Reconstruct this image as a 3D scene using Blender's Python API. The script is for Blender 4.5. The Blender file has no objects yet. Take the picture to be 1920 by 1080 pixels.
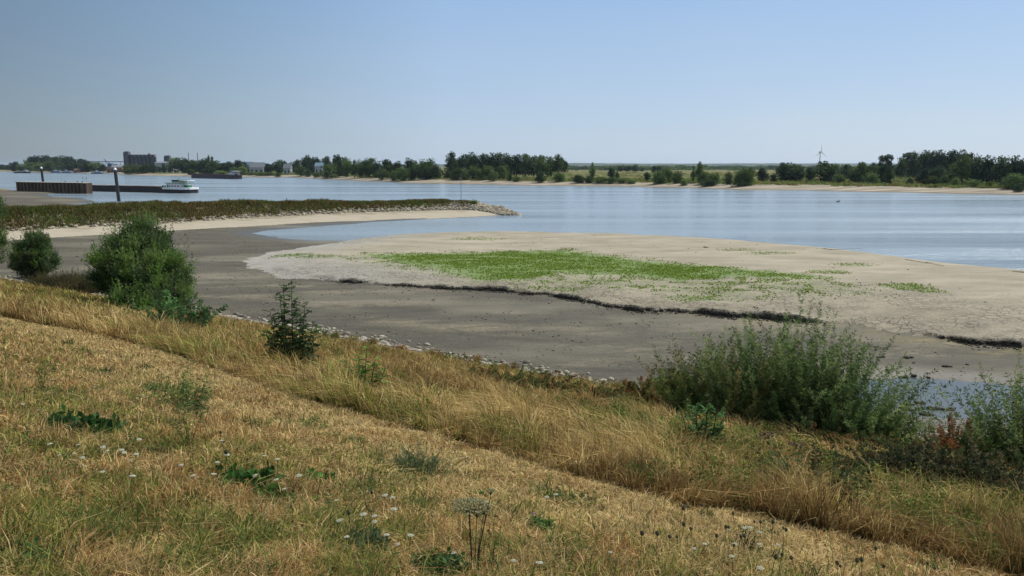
import bpy, bmesh, math, random
import numpy as np
from mathutils import Vector, Matrix
R = math.radians
rng = np.random.default_rng(7)
random.seed(7)
SC = bpy.context.scene
COL = SC.collection

# ------------------------------------------------------------------ camera
F = 1500.0                      # focal length in pixels of a 1920 wide picture
HOR = 311.0
PITCH = math.atan((540-HOR)/F)
EYE = 13.0
cam_d = bpy.data.cameras.new('camera'); cam = bpy.data.objects.new('camera', cam_d); COL.objects.link(cam)
cam_d.sensor_width = 36; cam_d.lens = 36*F/1920; cam_d.clip_start = 0.1; cam_d.clip_end = 40000
cam.location = (0, 0, EYE); cam.rotation_euler = (math.pi/2-PITCH, 0, 0)
SC.camera = cam

# ------------------------------------------------------------------ light
SUN_EL, SUN_AZ = R(47), R(52)
w = bpy.data.worlds.new('World'); SC.world = w; w.use_nodes = True
wn = w.node_tree.nodes; wl = w.node_tree.links; wn.clear()
sky = wn.new('ShaderNodeTexSky'); sky.sky_type = 'NISHITA'; sky.sun_disc = False
sky.sun_elevation = SUN_EL; sky.sun_rotation = SUN_AZ; sky.altitude = 0
sky.air_density = 1.0; sky.dust_density = 0.6; sky.ozone_density = 3.0
bg = wn.new('ShaderNodeBackground'); bg.inputs[1].default_value = 0.1
wo = wn.new('ShaderNodeOutputWorld')
# hazy summer sky: the physical sky softened by a pale blue veil, brighter on the sun's side
tc = wn.new('ShaderNodeTexCoord'); sx = wn.new('ShaderNodeSeparateXYZ'); wl.new(tc.outputs['Generated'], sx.inputs[0])
rz = wn.new('ShaderNodeValToRGB'); wl.new(sx.outputs['Z'], rz.inputs[0]); rx = wn.new('ShaderNodeMapRange'); wl.new(sx.outputs['X'], rx.inputs[0]); rx.inputs[1].default_value = -1; rx.inputs[2].default_value = 1
for k, (p_, c_) in zip([rz.color_ramp.elements[0], rz.color_ramp.elements[1], rz.color_ramp.elements.new(.5)], [(0.0, (.55, .67, .82)), (1.0, (.10, .20, .45)), (.20, (.36, .54, .82))]): k.position = p_; k.color = (*c_, 1)
rxr = wn.new('ShaderNodeValToRGB'); wl.new(rx.outputs[0], rxr.inputs[0])
ee = rxr.color_ramp.elements; ee.new(.36); ee.new(.46)
for k, (p_, c_) in zip(ee, [(.20, (.36, .37, .36)), (.33, (.62, .66, .66)), (.46, (.92, .94, .96)), (.80, (1.02, 1.02, 1.02))]): k.position = p_; k.color = (*c_, 1)
mu = wn.new('ShaderNodeMix'); mu.data_type = 'RGBA'; mu.blend_type = 'MULTIPLY'; mu.inputs[0].default_value = 1; wl.new(rz.outputs[0], mu.inputs[6]); wl.new(rxr.outputs[0], mu.inputs[7])
sc_ = wn.new('ShaderNodeVectorMath'); sc_.operation = 'SCALE'; sc_.inputs['Scale'].default_value = 10; wl.new(mu.outputs[2], sc_.inputs[0])
mx = wn.new('ShaderNodeMix'); mx.data_type = 'RGBA'; mx.inputs[0].default_value = .8; wl.new(sky.outputs[0], mx.inputs[6]); wl.new(sc_.outputs[0], mx.inputs[7])
nw = wn.new('ShaderNodeTexNoise'); mpw = wn.new('ShaderNodeMapping'); mpw.inputs['Scale'].default_value = (1, 1, 5); wl.new(tc.outputs['Generated'], mpw.inputs[0]); wl.new(mpw.outputs[0], nw.inputs['Vector']); nw.inputs['Scale'].default_value = 2.2; nw.inputs['Detail'].default_value = 5
nr = wn.new('ShaderNodeMapRange'); wl.new(nw.outputs[0], nr.inputs[0]); nr.inputs[1].default_value = .48; nr.inputs[2].default_value = .8; nr.inputs[4].default_value = .28
cw = wn.new('ShaderNodeMix'); cw.data_type = 'RGBA'; wl.new(nr.outputs[0], cw.inputs[0]); wl.new(mx.outputs[2], cw.inputs[6]); vv = wn.new('ShaderNodeVectorMath'); vv.operation = 'MULTIPLY'; wl.new(mx.outputs[2], vv.inputs[0]); vv.inputs[1].default_value = (1.25, 1.12, 1.0); wl.new(vv.outputs[0], cw.inputs[7])
wl.new(cw.outputs[2], bg.inputs[0]); wl.new(bg.outputs[0], wo.inputs[0])
sd = bpy.data.lights.new('sun', 'SUN'); sd.energy = 5.0; sd.angle = R(0.53); sd.color = (1.0, 0.94, 0.85)
sun = bpy.data.objects.new('sun', sd); COL.objects.link(sun)
SUNV = Vector((math.sin(SUN_AZ)*math.cos(SUN_EL), math.cos(SUN_AZ)*math.cos(SUN_EL), math.sin(SUN_EL)))
sun.rotation_euler = SUNV.to_track_quat('Z', 'Y').to_euler(); sun.location = (60, 40, 80)
SC.view_settings.view_transform = 'Standard'; SC.view_settings.look = 'None'
SC.view_settings.gamma = 1; SC.view_settings.exposure = 0.0
SC.render.engine = 'CYCLES'
SC.cycles.transparent_max_bounces = 4; SC.cycles.max_bounces = 5

# ------------------------------------------------------------------ noise
_tab = np.random.default_rng(3).random((256, 256))
def vn(x, y):
    xi = np.floor(x).astype(int); yi = np.floor(y).astype(int)
    fx = x-xi; fy = y-yi; fx = fx*fx*(3-2*fx); fy = fy*fy*(3-2*fy)
    a = _tab[xi & 255, yi & 255]; b = _tab[(xi+1) & 255, yi & 255]
    c = _tab[xi & 255, (yi+1) & 255]; d = _tab[(xi+1) & 255, (yi+1) & 255]
    return (a*(1-fx)+b*fx)*(1-fy)+(c*(1-fx)+d*fx)*fy
def fbm(x, y, o=4):
    s = 0; a = .5; t = 0
    for i in range(o):
        s = s+a*vn(x*2**i+17.3*i, y*2**i+9.1*i); t += a; a *= .5
    return s/t
def sstep(a, b, x):
    t = np.clip((x-a)/(b-a), 0, 1); return t*t*(3-2*t)

# ------------------------------------------------------------------ picture <-> place
def ray(px, py):
    v = (py-540)/F
    y = math.cos(PITCH)-v*math.sin(PITCH); z = -math.sin(PITCH)-v*math.cos(PITCH)
    return (px-960)/F/y, z/y
def G(px, py, z=0.):
    a, b = ray(px, py); d = (EYE-z)/-b
    return (a*d, d)
NX, NY = 0.5752, 0.8180
def nu(x, y): return x*NX+y*NY, x*NY-y*NX
def seg_dist(px, py, pts, closed=False):
    """distance to polyline, and interpolation parameter index"""
    best = np.full(px.shape, 1e18); par = np.zeros(px.shape)
    m = len(pts) if closed else len(pts)-1
    for i in range(m):
        ax, ay = pts[i]; bx, by = pts[(i+1) % len(pts)]
        dx, dy = bx-ax, by-ay; L = dx*dx+dy*dy+1e-9
        t = np.clip(((px-ax)*dx+(py-ay)*dy)/L, 0, 1)
        d = (px-ax-t*dx)**2+(py-ay-t*dy)**2
        k = d < best; best = np.where(k, d, best); par = np.where(k, i+t, par)
    return np.sqrt(best), par
def inside(px, py, pts):
    c = np.zeros(px.shape, bool)
    for i in range(len(pts)):
        ax, ay = pts[i]; bx, by = pts[(i+1) % len(pts)]
        if ay == by: continue
        k = ((ay > py) != (by > py)) & (px < (bx-ax)*(py-ay)/(by-ay)+ax)
        c ^= k
    return c
def sdist(px, py, pts):
    d, _ = seg_dist(px, py, pts, True)
    return np.where(inside(px, py, pts), d, -d)

TOE = 38.8; SL = 0.27
# mole centre line (world), ridge height along it
CL = [(-175, 92), (-118, 138), (-98, 161), (-82, 178), (-64, 200), (-42, 219), (-22, 229), (-12, 229), (-6, 225), (-1.5, 217)]
CLH = [4.2, 4.1, 4.2, 4.3, 3.7, 3.1, 3.0, 2.6, 1.6, .25]
back = [(-3, 226), (-9, 238), (-22, 243), (-46, 234), (-72, 213), (-93, 190), (-110, 174), (-128, 176)]
LAND = [(160, -60), (150, 10), (105, 50), G(1920, 513), G(1800, 500), G(1700, 487), G(1600, 475), G(1500, 466), G(1400, 457),
        G(1250, 448.5), G(1180, 444), G(1100, 443.5), G(950, 440), G(800, 442), G(700, 446), G(640, 451.5), G(590, 452), G(540, 449), G(500, 443),
        G(470, 437), G(505, 431.5), G(570, 427), G(700, 416), G(850, 408), G(940, 403.5), G(957, 401)] + back + \
       [G(180, 378), G(150, 371), G(95, 369), G(82, 364), G(120, 362), (-204, 392), (-245, 424), (-300, 446), (-700, 470), (-1400, 400), (-1400, -60)]
FAR = [(-9000, 3900), (-3000, 2500), G(0, 322), G(60, 323.2), G(200, 325.4), G(250, 328.5), G(362, 331), G(450, 332), G(560, 333), G(620, 336.5), G(690, 340),
       G(730, 341), G(770, 343.5), G(850, 344.5), G(950, 346.5), G(985, 348.5), G(1010, 347.5), G(1150, 349.5), G(1300, 352.5), G(1390, 356), G(1500, 356.8), G(1600, 359.5),
       G(1700, 361), G(1800, 363.5), G(1920, 365.5), G(2200, 373), (420, 250), (600, 100), (16000, 100), (16000, 26000), (-16000, 26000), (-16000, 5000)]
BAR = [G(452, 490, .5), G(462, 503, .5), G(520, 521, .5), G(600, 527, .5), G(700, 533, .5), G(850, 544, .5), G(940, 547, .5), G(1000, 552, .5), G(1060, 559, .5), G(1125, 573, .5),
       G(1180, 580, .5), G(1240, 586, .5), G(1310, 588, .5), G(1370, 595, .5), G(1460, 601, .5), G(1600, 610, .5), G(1700, 628, .5), G(1820, 644, .5), G(1920, 655, .5), G(2150, 690, .5),
       (90, 30), (200, 20), (200, 200), (0, 200), G(800, 442), G(690, 449, .2), G(600, 461, .4), G(500, 474, .5)]
PUD = [G(1560, 712, .45), G(1640, 706, .45), G(1700, 702, .45), G(1800, 710, .45), G(1920, 720, .45), G(2200, 745, .45), G(2200, 815, .45), G(1920, 795, .45), G(1780, 786, .45), G(1680, 778, .45), G(1600, 770, .45)]
FLAT = .5
def terrain(x, y, full=False):
    x = np.asarray(x, float); y = np.asarray(y, float)
    n, u = nu(x, y)
    dike = 11.3-SL*np.maximum(n, -.4)+.10*(fbm(x*.35, y*.35, 3)-.5)*np.clip((n+2)/3, .2, 1)+.25*(fbm(x*.07+5, y*.07, 2)-.5)*sstep(2, 14, n)
    wob = (fbm(x*.09, y*.09, 3)-.5)*2.2+(fbm(x*.5, y*.5, 2)-.5)*.9
    dL = sdist(x, y, LAND)+wob*.9
    dF = sdist(x, y, FAR)+(fbm(x*.03, y*.03, 3)-.5)*14*sstep(250, 500, y)
    dB = sdist(x, y, BAR)+(fbm(x*.45, y*.45, 4)-.5)*2.4+(fbm(x*1.7, y*1.7, 2)-.5)*.7
    dP = sdist(x, y, PUD)+(fbm(x*.5, y*.5, 4)-.5)*1.5
    ds, par = seg_dist(x, y, CL)
    low = np.clip(dL*.05, -2.5, FLAT)+.05*(fbm(x*.25, y*.25, 3)-.5)
    low = low-np.clip(dP*.25, -.02, .17)
    nearsp = sstep(30, 12, ds)
    low = np.maximum(low, np.clip(dL*.10, -2.5, .9)*nearsp+low*(1-nearsp))
    steep = np.interp(x, [-34, -24, -18, -12, -9, 23, 27, 29.5, 31, 60], [5, 3, .9, .45, .35, .35, .5, 4, .35, .35])
    cl = np.interp(x, [-34, -24, -14, -9, 8, 18, 24, 27, 29.5, 31.5, 60], [.25, .36, .4, .55, .62, .5, .45, .35, .2, .42, .4])*np.clip(-.25+2.4*fbm(x*.22, y*.22+3, 3), .5, 1.4)
    top = cl*sstep(0, 1, dB/steep)+np.clip(dB, 0, 9)/9*np.maximum(.85-cl, .1)
    top = top*sstep(0, 9, dL)+.05*(fbm(x*.6, y*.6, 3)-.5)
    bar = np.where(dB > 0, np.where(dL > 0, FLAT*sstep(0, 8, dL)+top*sstep(0, 3, dL), -9), -9)
    rh = np.interp(par, range(len(CL)), CLH)
    sp = rh*1.0-np.maximum(0, ds-3)*.42+.5*(fbm(x*.2, y*.2, 3)-.5)
    sp = np.where(ds < 18, sp, -9)
    fr = np.clip(dF*.085, -2.5, 2.4)+np.clip((dF-28)*.006, 0, .9)+.5*(fbm(x*.02, y*.02, 3)-.5)*sstep(20, 60, dF)
    hump = 5.2-np.hypot((x+300)/26, (y-418)/13)*3.2
    z = np.maximum.reduce([dike, low, bar, sp, fr, hump])
    if not full: return z
    reg = np.argmax(np.stack([dike, low, bar, sp, fr, hump]), 0)
    return z, reg, dict(n=n, u=u, dL=dL, dF=dF, dB=dB, dP=dP, ds=ds, par=par, steep=steep, cl=cl)
_T = np.concatenate([np.linspace(2, 120, 1600), np.geomspace(120.1, 9000, 1800)])
def P(px, py):
    a, b = ray(px, py)
    z = terrain(a*_T, _T); f = EYE+b*_T-z
    k = np.argmax(f < 0)
    if f[k] >= 0: k = len(_T)-1
    d0, d1, f0, f1 = _T[k-1], _T[k], f[k-1], f[k]
    d = d0+(d1-d0)*f0/(f0-f1+1e-9)
    return Vector((a*d, d, float(terrain(np.array([a*d]), np.array([d]))[0])))
def hz(x, y): return float(terrain(np.array([x]), np.array([y]))[0])

# ------------------------------------------------------------------ mesh helpers
def np_mesh(name, V, quads=None, tris=None, col=None, smooth=False, attrs=None):
    V = np.asarray(V, np.float32); me = bpy.data.meshes.new(name)
    q = np.zeros((0, 4), np.int32) if quads is None else np.asarray(quads, np.int32)
    t = np.zeros((0, 3), np.int32) if tris is None else np.asarray(tris, np.int32)
    me.vertices.add(len(V)); me.vertices.foreach_set('co', V.ravel())
    me.loops.add(q.size+t.size); me.loops.foreach_set('vertex_index', np.concatenate([q.ravel(), t.ravel()]))
    me.polygons.add(len(q)+len(t))
    st = np.concatenate([np.arange(len(q))*4, q.size+np.arange(len(t))*3]).astype(np.int32)
    me.polygons.foreach_set('loop_start', st)
    if smooth: me.polygons.foreach_set('use_smooth', np.ones(len(st), bool))
    me.update(calc_edges=True)
    if col is not None:
        a = me.attributes.new('Col', 'FLOAT_COLOR', 'POINT')
        c = np.ones((len(V), 4), np.float32); c[:, :3] = col; a.data.foreach_set('color', c.ravel())
    for k, v in (attrs or {}).items():
        a = me.attributes.new(k, 'FLOAT', 'POINT'); a.data.foreach_set('value', np.asarray(v, np.float32))
    return me
def link(name, me, mat, parent=None, loc=None):
    o = bpy.data.objects.new(name, me); COL.objects.link(o)
    if mat is not None and len(me.materials) == 0: me.materials.append(mat)
    if parent is not None: o.parent = parent
    if loc is not None: o.location = loc
    return o
def tag(o, label=None, cat=None, group=None, kind=None):
    if label: o['label'] = label
    if cat: o['category'] = cat
    if group: o['group'] = group
    if kind: o['kind'] = kind
    return o
def thing(name, label, cat, loc=(0, 0, 0), rz=0, group=None):
    o = bpy.data.objects.new(name, None); COL.objects.link(o); o.location = loc; o.rotation_euler = (0, 0, rz)
    o.empty_display_size = .3
    return tag(o, label, cat, group)
def copy_tree(o, parent=None):
    c = o.copy(); COL.objects.link(c)
    if parent is not None: c.parent = parent
    for ch in [k for k in o.children]: copy_tree(ch, c)
    return c
class MB:
    """collects boxes, tubes, prisms into one mesh"""
    def __init__(s): s.v = []; s.f = []
    def add(s, vs, fs):
        b = len(s.v); s.v += [tuple(v) for v in vs]; s.f += [tuple(i+b for i in f) for f in fs]; return s
    def box(s, x0, x1, y0, y1, z0, z1):
        return s.add([(x0, y0, z0), (x1, y0, z0), (x1, y1, z0), (x0, y1, z0), (x0, y0, z1), (x1, y0, z1), (x1, y1, z1), (x0, y1, z1)],
                     [(0, 3, 2, 1), (4, 5, 6, 7), (0, 1, 5, 4), (1, 2, 6, 5), (2, 3, 7, 6), (3, 0, 4, 7)])
    def tube(s, p, q, r0, r1=None, k=8):
        r1 = r0 if r1 is None else r1
        p = Vector(p); q = Vector(q); d = (q-p).normalized(); a = d.orthogonal().normalized(); b = d.cross(a)
        vs = []
        for c, r in ((p, r0), (q, r1)):
            for i in range(k):
                t = 2*math.pi*i/k; vs.append(c+a*math.cos(t)*r+b*math.sin(t)*r)
        fs = [(i, (i+1) % k, k+(i+1) % k, k+i) for i in range(k)]+[tuple(range(k-1, -1, -1)), tuple(range(k, 2*k))]
        return s.add(vs, fs)
    def prism(s, pts, z0, z1):
        n = len(pts); vs = [(x, y, z0) for x, y in pts]+[(x, y, z1) for x, y in pts]
        return s.add(vs, [tuple(range(n-1, -1, -1)), tuple(range(n, 2*n))]+[(i, (i+1) % n, n+(i+1) % n, n+i) for i in range(n)])
    def path(s, pts, r0, r1, k=6):
        for i in range(len(pts)-1):
            t0 = i/(len(pts)-1); t1 = (i+1)/(len(pts)-1)
            s.tube(pts[i], pts[i+1], r0+(r1-r0)*t0, r0+(r1-r0)*t1, k)
        return s
    def build(s, name, mat, parent=None, loc=None, smooth=False):
        me = bpy.data.meshes.new(name); me.from_pydata(s.v, [], s.f); me.update()
        if smooth: me.polygons.foreach_set('use_smooth', np.ones(len(me.polygons), bool))
        return link(name, me, mat, parent, loc)

# ------------------------------------------------------------------ materials
class NT:
    def __init__(s, name):
        s.m = bpy.data.materials.new(name); s.m.use_nodes = True; s.t = s.m.node_tree; s.t.nodes.clear()
        s.out = s.n('ShaderNodeOutputMaterial')
    def n(s, ty, **kw):
        o = s.t.nodes.new(ty)
        for k, v in kw.items():
            if k.startswith('i_'):
                key = k[2:]; o.inputs[int(key) if key.isdigit() else key].default_value = v
            else: setattr(o, k, v)
        return o
    def l(s, a, b): s.t.links.new(a, b)
    def pos(s, scale=(1, 1, 1)):
        g = s.n('ShaderNodeNewGeometry'); m = s.n('ShaderNodeMapping'); s.l(g.outputs['Position'], m.inputs[0]); m.inputs['Scale'].default_value = scale
        return m.outputs[0]
    def noise(s, vec, sc, det=4, rough=.55):
        o = s.n('ShaderNodeTexNoise'); s.l(vec, o.inputs['Vector']); o.inputs['Scale'].default_value = sc; o.inputs['Detail'].default_value = det; o.inputs['Roughness'].default_value = rough
        return o.outputs[0]
    def ramp(s, fac, stops):
        o = s.n('ShaderNodeValToRGB'); s.l(fac, o.inputs[0]); e = o.color_ramp.elements
        while len(e) < len(stops): e.new(.5)
        for k, (p, c) in zip(e, stops):
            k.position = p; k.color = (*c, 1) if not isinstance(c, (int, float)) else (c, c, c, 1)
        return o.outputs[0]
    def mix(s, fac, a, b, mode='MIX'):
        o = s.n('ShaderNodeMix', data_type='RGBA', blend_type=mode)
        for v, i in ((fac, 0), (a, 6), (b, 7)):
            if hasattr(v, 'links') or hasattr(v, 'is_output'): s.l(v, o.inputs[i])
            else: o.inputs[i].default_value = v if i == 0 else (*v, 1)
        return o.outputs[2]
    def math(s, op, a, b=0.):
        o = s.n('ShaderNodeMath', operation=op)
        for v, i in ((a, 0), (b, 1)):
            if hasattr(v, 'is_output'): s.l(v, o.inputs[i])
            else: o.inputs[i].default_value = v
        return o.outputs[0]
    def attr(s, name):
        o = s.n('ShaderNodeAttribute', attribute_name=name); return o
    def bump(s, h, dist, strength=1.):
        o = s.n('ShaderNodeBump'); o.inputs['Distance'].default_value = dist; o.inputs['Strength'].default_value = strength; s.l(h, o.inputs['Height']); return o.outputs[0]
    def finish(s, col, rough=.85, normal=None, metal=0, spec=.3, trans=0):
        p = s.n('ShaderNodeBsdfPrincipled'); p.inputs['Metallic'].default_value = metal; p.inputs['Specular IOR Level'].default_value = spec
        if hasattr(col, 'is_output'): s.l(col, p.inputs['Base Color'])
        else: p.inputs['Base Color'].default_value = (*col, 1)
        if hasattr(rough, 'is_output'): s.l(rough, p.inputs['Roughness'])
        else: p.inputs['Roughness'].default_value = rough
        if normal is not None: s.l(normal, p.inputs['Normal'])
        last = p.outputs[0]
        if trans:
            t = s.n('ShaderNodeBsdfTranslucent'); m = s.n('ShaderNodeMixShader'); m.inputs[0].default_value = trans
            if hasattr(col, 'is_output'): s.l(col, t.inputs[0])
            else: t.inputs[0].default_value = (*col, 1)
            s.l(p.outputs[0], m.inputs[1]); s.l(t.outputs[0], m.inputs[2]); last = m.outputs[0]
        s.l(last, s.out.inputs[0]); return s.m
def paint(name, c, rough=.5, spec=.4, var=.12, sc=3.):
    t = NT(name); f = t.noise(t.pos(), sc, 4)
    col = t.mix(f, tuple(v*(1-var) for v in c), tuple(min(1, v*(1+var)) for v in c))
    return t.finish(col, rough, spec=spec)
def leafmat(name, trans=.35, rough=.65, spec=.08, rand=.0):
    t = NT(name); c = t.attr('Col').outputs['Color']
    if rand:
        oi = t.n('ShaderNodeObjectInfo'); h = t.n('ShaderNodeHueSaturation')
        mr = t.n('ShaderNodeMapRange'); t.l(oi.outputs['Random'], mr.inputs[0]); mr.inputs[3].default_value = 1-rand; mr.inputs[4].default_value = 1+rand
        t.l(mr.outputs[0], h.inputs['Value']); t.l(c, h.inputs['Color']); c = h.outputs[0]
    return t.finish(c, rough, spec=spec, trans=trans)
M_leaf = leafmat('leaf', .35); M_far = leafmat('far_leaf', .3, .8, .03, rand=.35); M_grass = leafmat('grass_blade', .32, .7, .05)
M_bark = paint('bark', (.10, .075, .05), .9, .1); M_stem = paint('stem', (.09, .09, .035), .8, .2)
M_stemdark = paint('stem_dark', (.045, .05, .02), .8, .2)

def m_embank():
    t = NT('dry_turf'); p = t.pos()
    a = t.noise(p, .8, 6); b = t.noise(p, 14, 5, .7)
    c = t.ramp(a, [(.35, (.13, .085, .035)), (.5, (.22, .15, .065)), (.65, (.15, .125, .05))])
    c = t.mix(.7, c, t.ramp(b, [(.35, (.045, .035, .016)), (.7, (.30, .22, .10))]))
    return t.finish(c, .95, t.bump(b, .03), spec=.1)
def m_mud():
    t = NT('mud'); p = t.pos(); s = t.pos((.5, 1.6, 1))
    a = t.noise(s, .16, 9, .72); b = t.noise(p, 3.2, 6, .75); b2 = t.noise(t.pos((1.5, 4., 1)), 1.1, 6, .8)
    c = t.ramp(a, [(.36, (.040, .035, .025)), (.45, (.072, .064, .044)), (.53, (.108, .097, .067)), (.63, (.18, .158, .105))])
    wet = t.attr('wet').outputs['Fac']
    c = t.mix(t.math('MULTIPLY', wet, .72), c, (.085, .078, .062))
    alg = t.math('MULTIPLY', t.attr('algae').outputs['Fac'], t.ramp(t.noise(t.pos((.45, 2.2, 1)), .8, 5, .7), [(.42, 0), (.58, 1)]))
    c = t.mix(t.math('MULTIPLY', alg, .75), c, (.21, .175, .065))
    sp = t.ramp(b, [(.40, 0), (.47, 1)])
    dark = t.attr('dark').outputs['Fac']
    c = t.mix(t.math('MULTIPLY', t.math('SUBTRACT', 1., sp), t.math('ADD', .6, t.math('MULTIPLY', dark, .4))), c, (.045, .04, .03))
    c = t.mix(t.math('MULTIPLY', dark, .75), c, t.ramp(b, [(.38, (.025, .022, .016)), (.62, (.085, .075, .052))]))
    rl = t.math('ABSOLUTE', t.math('SUBTRACT', t.noise(t.pos((.55, 1, 1)), .13, 6, .6), .5)); rl2 = t.math('ABSOLUTE', t.math('SUBTRACT', t.noise(t.pos((.4, 1.2, 1)), .45, 5, .6), .52))
    c = t.mix(t.ramp(rl, [(.0, .75), (.03, 0)]), c, (.055, .05, .038)); c = t.mix(t.ramp(rl2, [(.0, .55), (.028, 0)]), c, (.06, .055, .04))
    c = t.mix(t.ramp(t.noise(t.pos((.5, 1, 1)), .09, 3, .5), [(.5, 0), (.62, .5)]), c, (.20, .182, .135))
    pal = t.ramp(b2, [(.60, 0), (.70, .5)])
    c = t.mix(pal, c, (.24, .21, .155))
    sw = t.ramp(t.noise(t.pos((.35, 1.1, 1)), .22, 7, .7), [(.46, 0), (.58, .55)]); c = t.mix(sw, c, (.075, .070, .052))
    r = t.math('SUBTRACT', .9, t.math('MULTIPLY', wet, .5))
    return t.finish(c, r, t.bump(t.mix(.5, b, b2), .16), spec=.35)
def m_sand():
    t = NT('dried_sand'); p = t.pos()
    a = t.noise(t.pos((.6, 1.4, 1)), .18, 6, .6); b = t.noise(p, 6, 6, .75)
    c = t.ramp(a, [(.3, (.215, .195, .145)), (.5, (.285, .258, .195)), (.7, (.36, .32, .245))])
    grey = t.attr('grey').outputs['Fac']
    c = t.mix(t.math('MULTIPLY', grey, .8), c, (.30, .295, .27))
    # mud cracks, wide where the bar has dried into plates
    wp = t.n('ShaderNodeVectorMath', operation='ADD'); t.l(p, wp.inputs[0])
    nz = t.n('ShaderNodeTexNoise'); t.l(p, nz.inputs['Vector']); nz.inputs['Scale'].default_value = 1.7
    sc = t.n('ShaderNodeVectorMath', operation='SCALE'); t.l(nz.outputs['Color'], sc.inputs[0]); sc.inputs['Scale'].default_value = .5; t.l(sc.outputs[0], wp.inputs[1])
    vo = t.n('ShaderNodeTexVoronoi', feature='DISTANCE_TO_EDGE'); t.l(wp.outputs[0], vo.inputs['Vector']); vo.inputs['Scale'].default_value = 1.25
    vo2 = t.n('ShaderNodeTexVoronoi', feature='DISTANCE_TO_EDGE'); t.l(wp.outputs[0], vo2.inputs['Vector']); vo2.inputs['Scale'].default_value = 2.9
    cr = t.attr('crack').outputs['Fac']
    ln = t.ramp(vo.outputs[0], [(.03, 1), (.11, 0)]); ln2 = t.ramp(vo2.outputs[0], [(.04, 1), (.18, 0)])
    gate = t.ramp(t.noise(p, .35, 4, .6), [(.36, 0), (.52, 1)])
    k = t.math('MULTIPLY', t.math('MAXIMUM', t.math('MULTIPLY', ln, gate), t.math('MULTIPLY', ln2, .45)), t.math('MULTIPLY', cr, .62))
    c = t.mix(k, c, (.06, .052, .04))
    sp = t.ramp(b, [(.36, 1), (.45, 0)])
    c = t.mix(t.math('MULTIPLY', sp, .55), c, (.10, .095, .06))
    c = t.mix(t.ramp(t.noise(t.pos((.5, 1.5, 1)), .5, 7, .75), [(.5, 0), (.66, .45)]), c, (.15, .135, .095))
    gr = t.attr('green').outputs['Fac']
    gn = t.ramp(t.noise(p, 2.6, 6, .75), [(.38, 0), (.62, 1)])
    gm = t.math('MULTIPLY', t.math('GREATER_THAN', t.math('ADD', t.math('MULTIPLY', gr, 1.), t.math('MULTIPLY', gn, 1.)), 1.02), .8)
    c = t.mix(gm, c, (.095, .175, .03))
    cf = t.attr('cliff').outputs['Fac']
    c = t.mix(cf, c, (.035, .032, .026))  # bar face: dark mud, with the shade on its viewer side put into the colour
    wet = t.attr('wet').outputs['Fac']
    c = t.mix(t.math('MULTIPLY', wet, .85), c, (.075, .065, .048))
    h = t.math('SUBTRACT', b, t.math('MULTIPLY', k, 1.5))
    return t.finish(c, .95, t.bump(h, .05), spec=.2)
def m_mole():
    t = NT('mole_ground'); p = t.pos(); b = t.noise(p, 1.2, 6, .7); s = t.attr('sandy').outputs['Fac']
    c = t.ramp(b, [(.35, (.10, .085, .04)), (.6, (.22, .19, .13))])
    sd = t.ramp(t.noise(t.pos((.5, 2, 1)), .4, 5), [(.3, (.29, .26, .20)), (.7, (.37, .335, .26))])
    return t.finish(t.mix(s, c, sd), .95, t.bump(b, .1), spec=.1)
def m_far():
    t = NT('far_bank_ground'); p = t.pos()
    f = t.noise(t.pos((.4, 1.6, 1)), .025, 6, .6); b = t.noise(p, .25, 5, .7)
    g = t.ramp(f, [(.36, (.075, .095, .028)), (.47, (.11, .125, .038)), (.56, (.19, .155, .065)), (.66, (.14, .13, .05))])
    g = t.mix(t.math('MULTIPLY', b, .6), g, (.07, .08, .025))
    sd = t.ramp(t.noise(t.pos((.5, 2.5, 1)), .06, 6, .6), [(.35, (.17, .15, .115)), (.5, (.25, .22, .17)), (.65, (.37, .325, .25))])
    edge = t.attr('sandy').outputs['Fac']; wet = t.attr('wet').outputs['Fac']
    c = t.mix(edge, g, sd); c = t.mix(t.math('MULTIPLY', wet, .8), c, (.10, .085, .06))
    return t.finish(c, .95, t.bump(b, .2), spec=.1)
def m_water(name, deep, sc=1., bd=.5):
    t = NT(name); p = t.pos()
    a = t.n('ShaderNodeTexNoise'); t.l(t.pos((.45, 1., 1)), a.inputs['Vector']); a.inputs['Scale'].default_value = 1.1*sc; a.inputs['Detail'].default_value = 5; a.inputs['Roughness'].default_value = .6
    big = t.noise(t.pos((.16, .9, 1)), .085*sc, 5, .6)
    streak = t.noise(t.pos((.05, .8, 1)), .05, 5, .65)
    st = t.ramp(streak, [(.40, .5), (.60, 1.)])
    mid = t.noise(t.pos((.25, 1.3, 1)), .33*sc, 4, .6)
    h = t.math('ADD', t.math('MULTIPLY', a.outputs[0], .75), t.math('ADD', t.math('MULTIPLY', big, 1.2), t.math('MULTIPLY', mid, .9)))
    pr = t.n('ShaderNodeBsdfPrincipled'); t.l(t.mix(st, tuple(v*.6 for v in deep), tuple(v*1.1 for v in deep)), pr.inputs['Base Color']); pr.inputs['IOR'].default_value = 1.33
    pr.inputs['Specular IOR Level'].default_value = .5
    t.l(t.ramp(streak, [(.35, .10), (.65, .27)]), pr.inputs['Roughness'])
    bm = t.n('ShaderNodeBump'); bm.inputs['Distance'].default_value = bd/sc; t.l(st, bm.inputs['Strength']); t.l(h, bm.inputs['Height']); t.l(bm.outputs[0], pr.inputs['Normal'])
    t.l(pr.outputs[0], t.out.inputs[0]); return t.m

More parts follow.
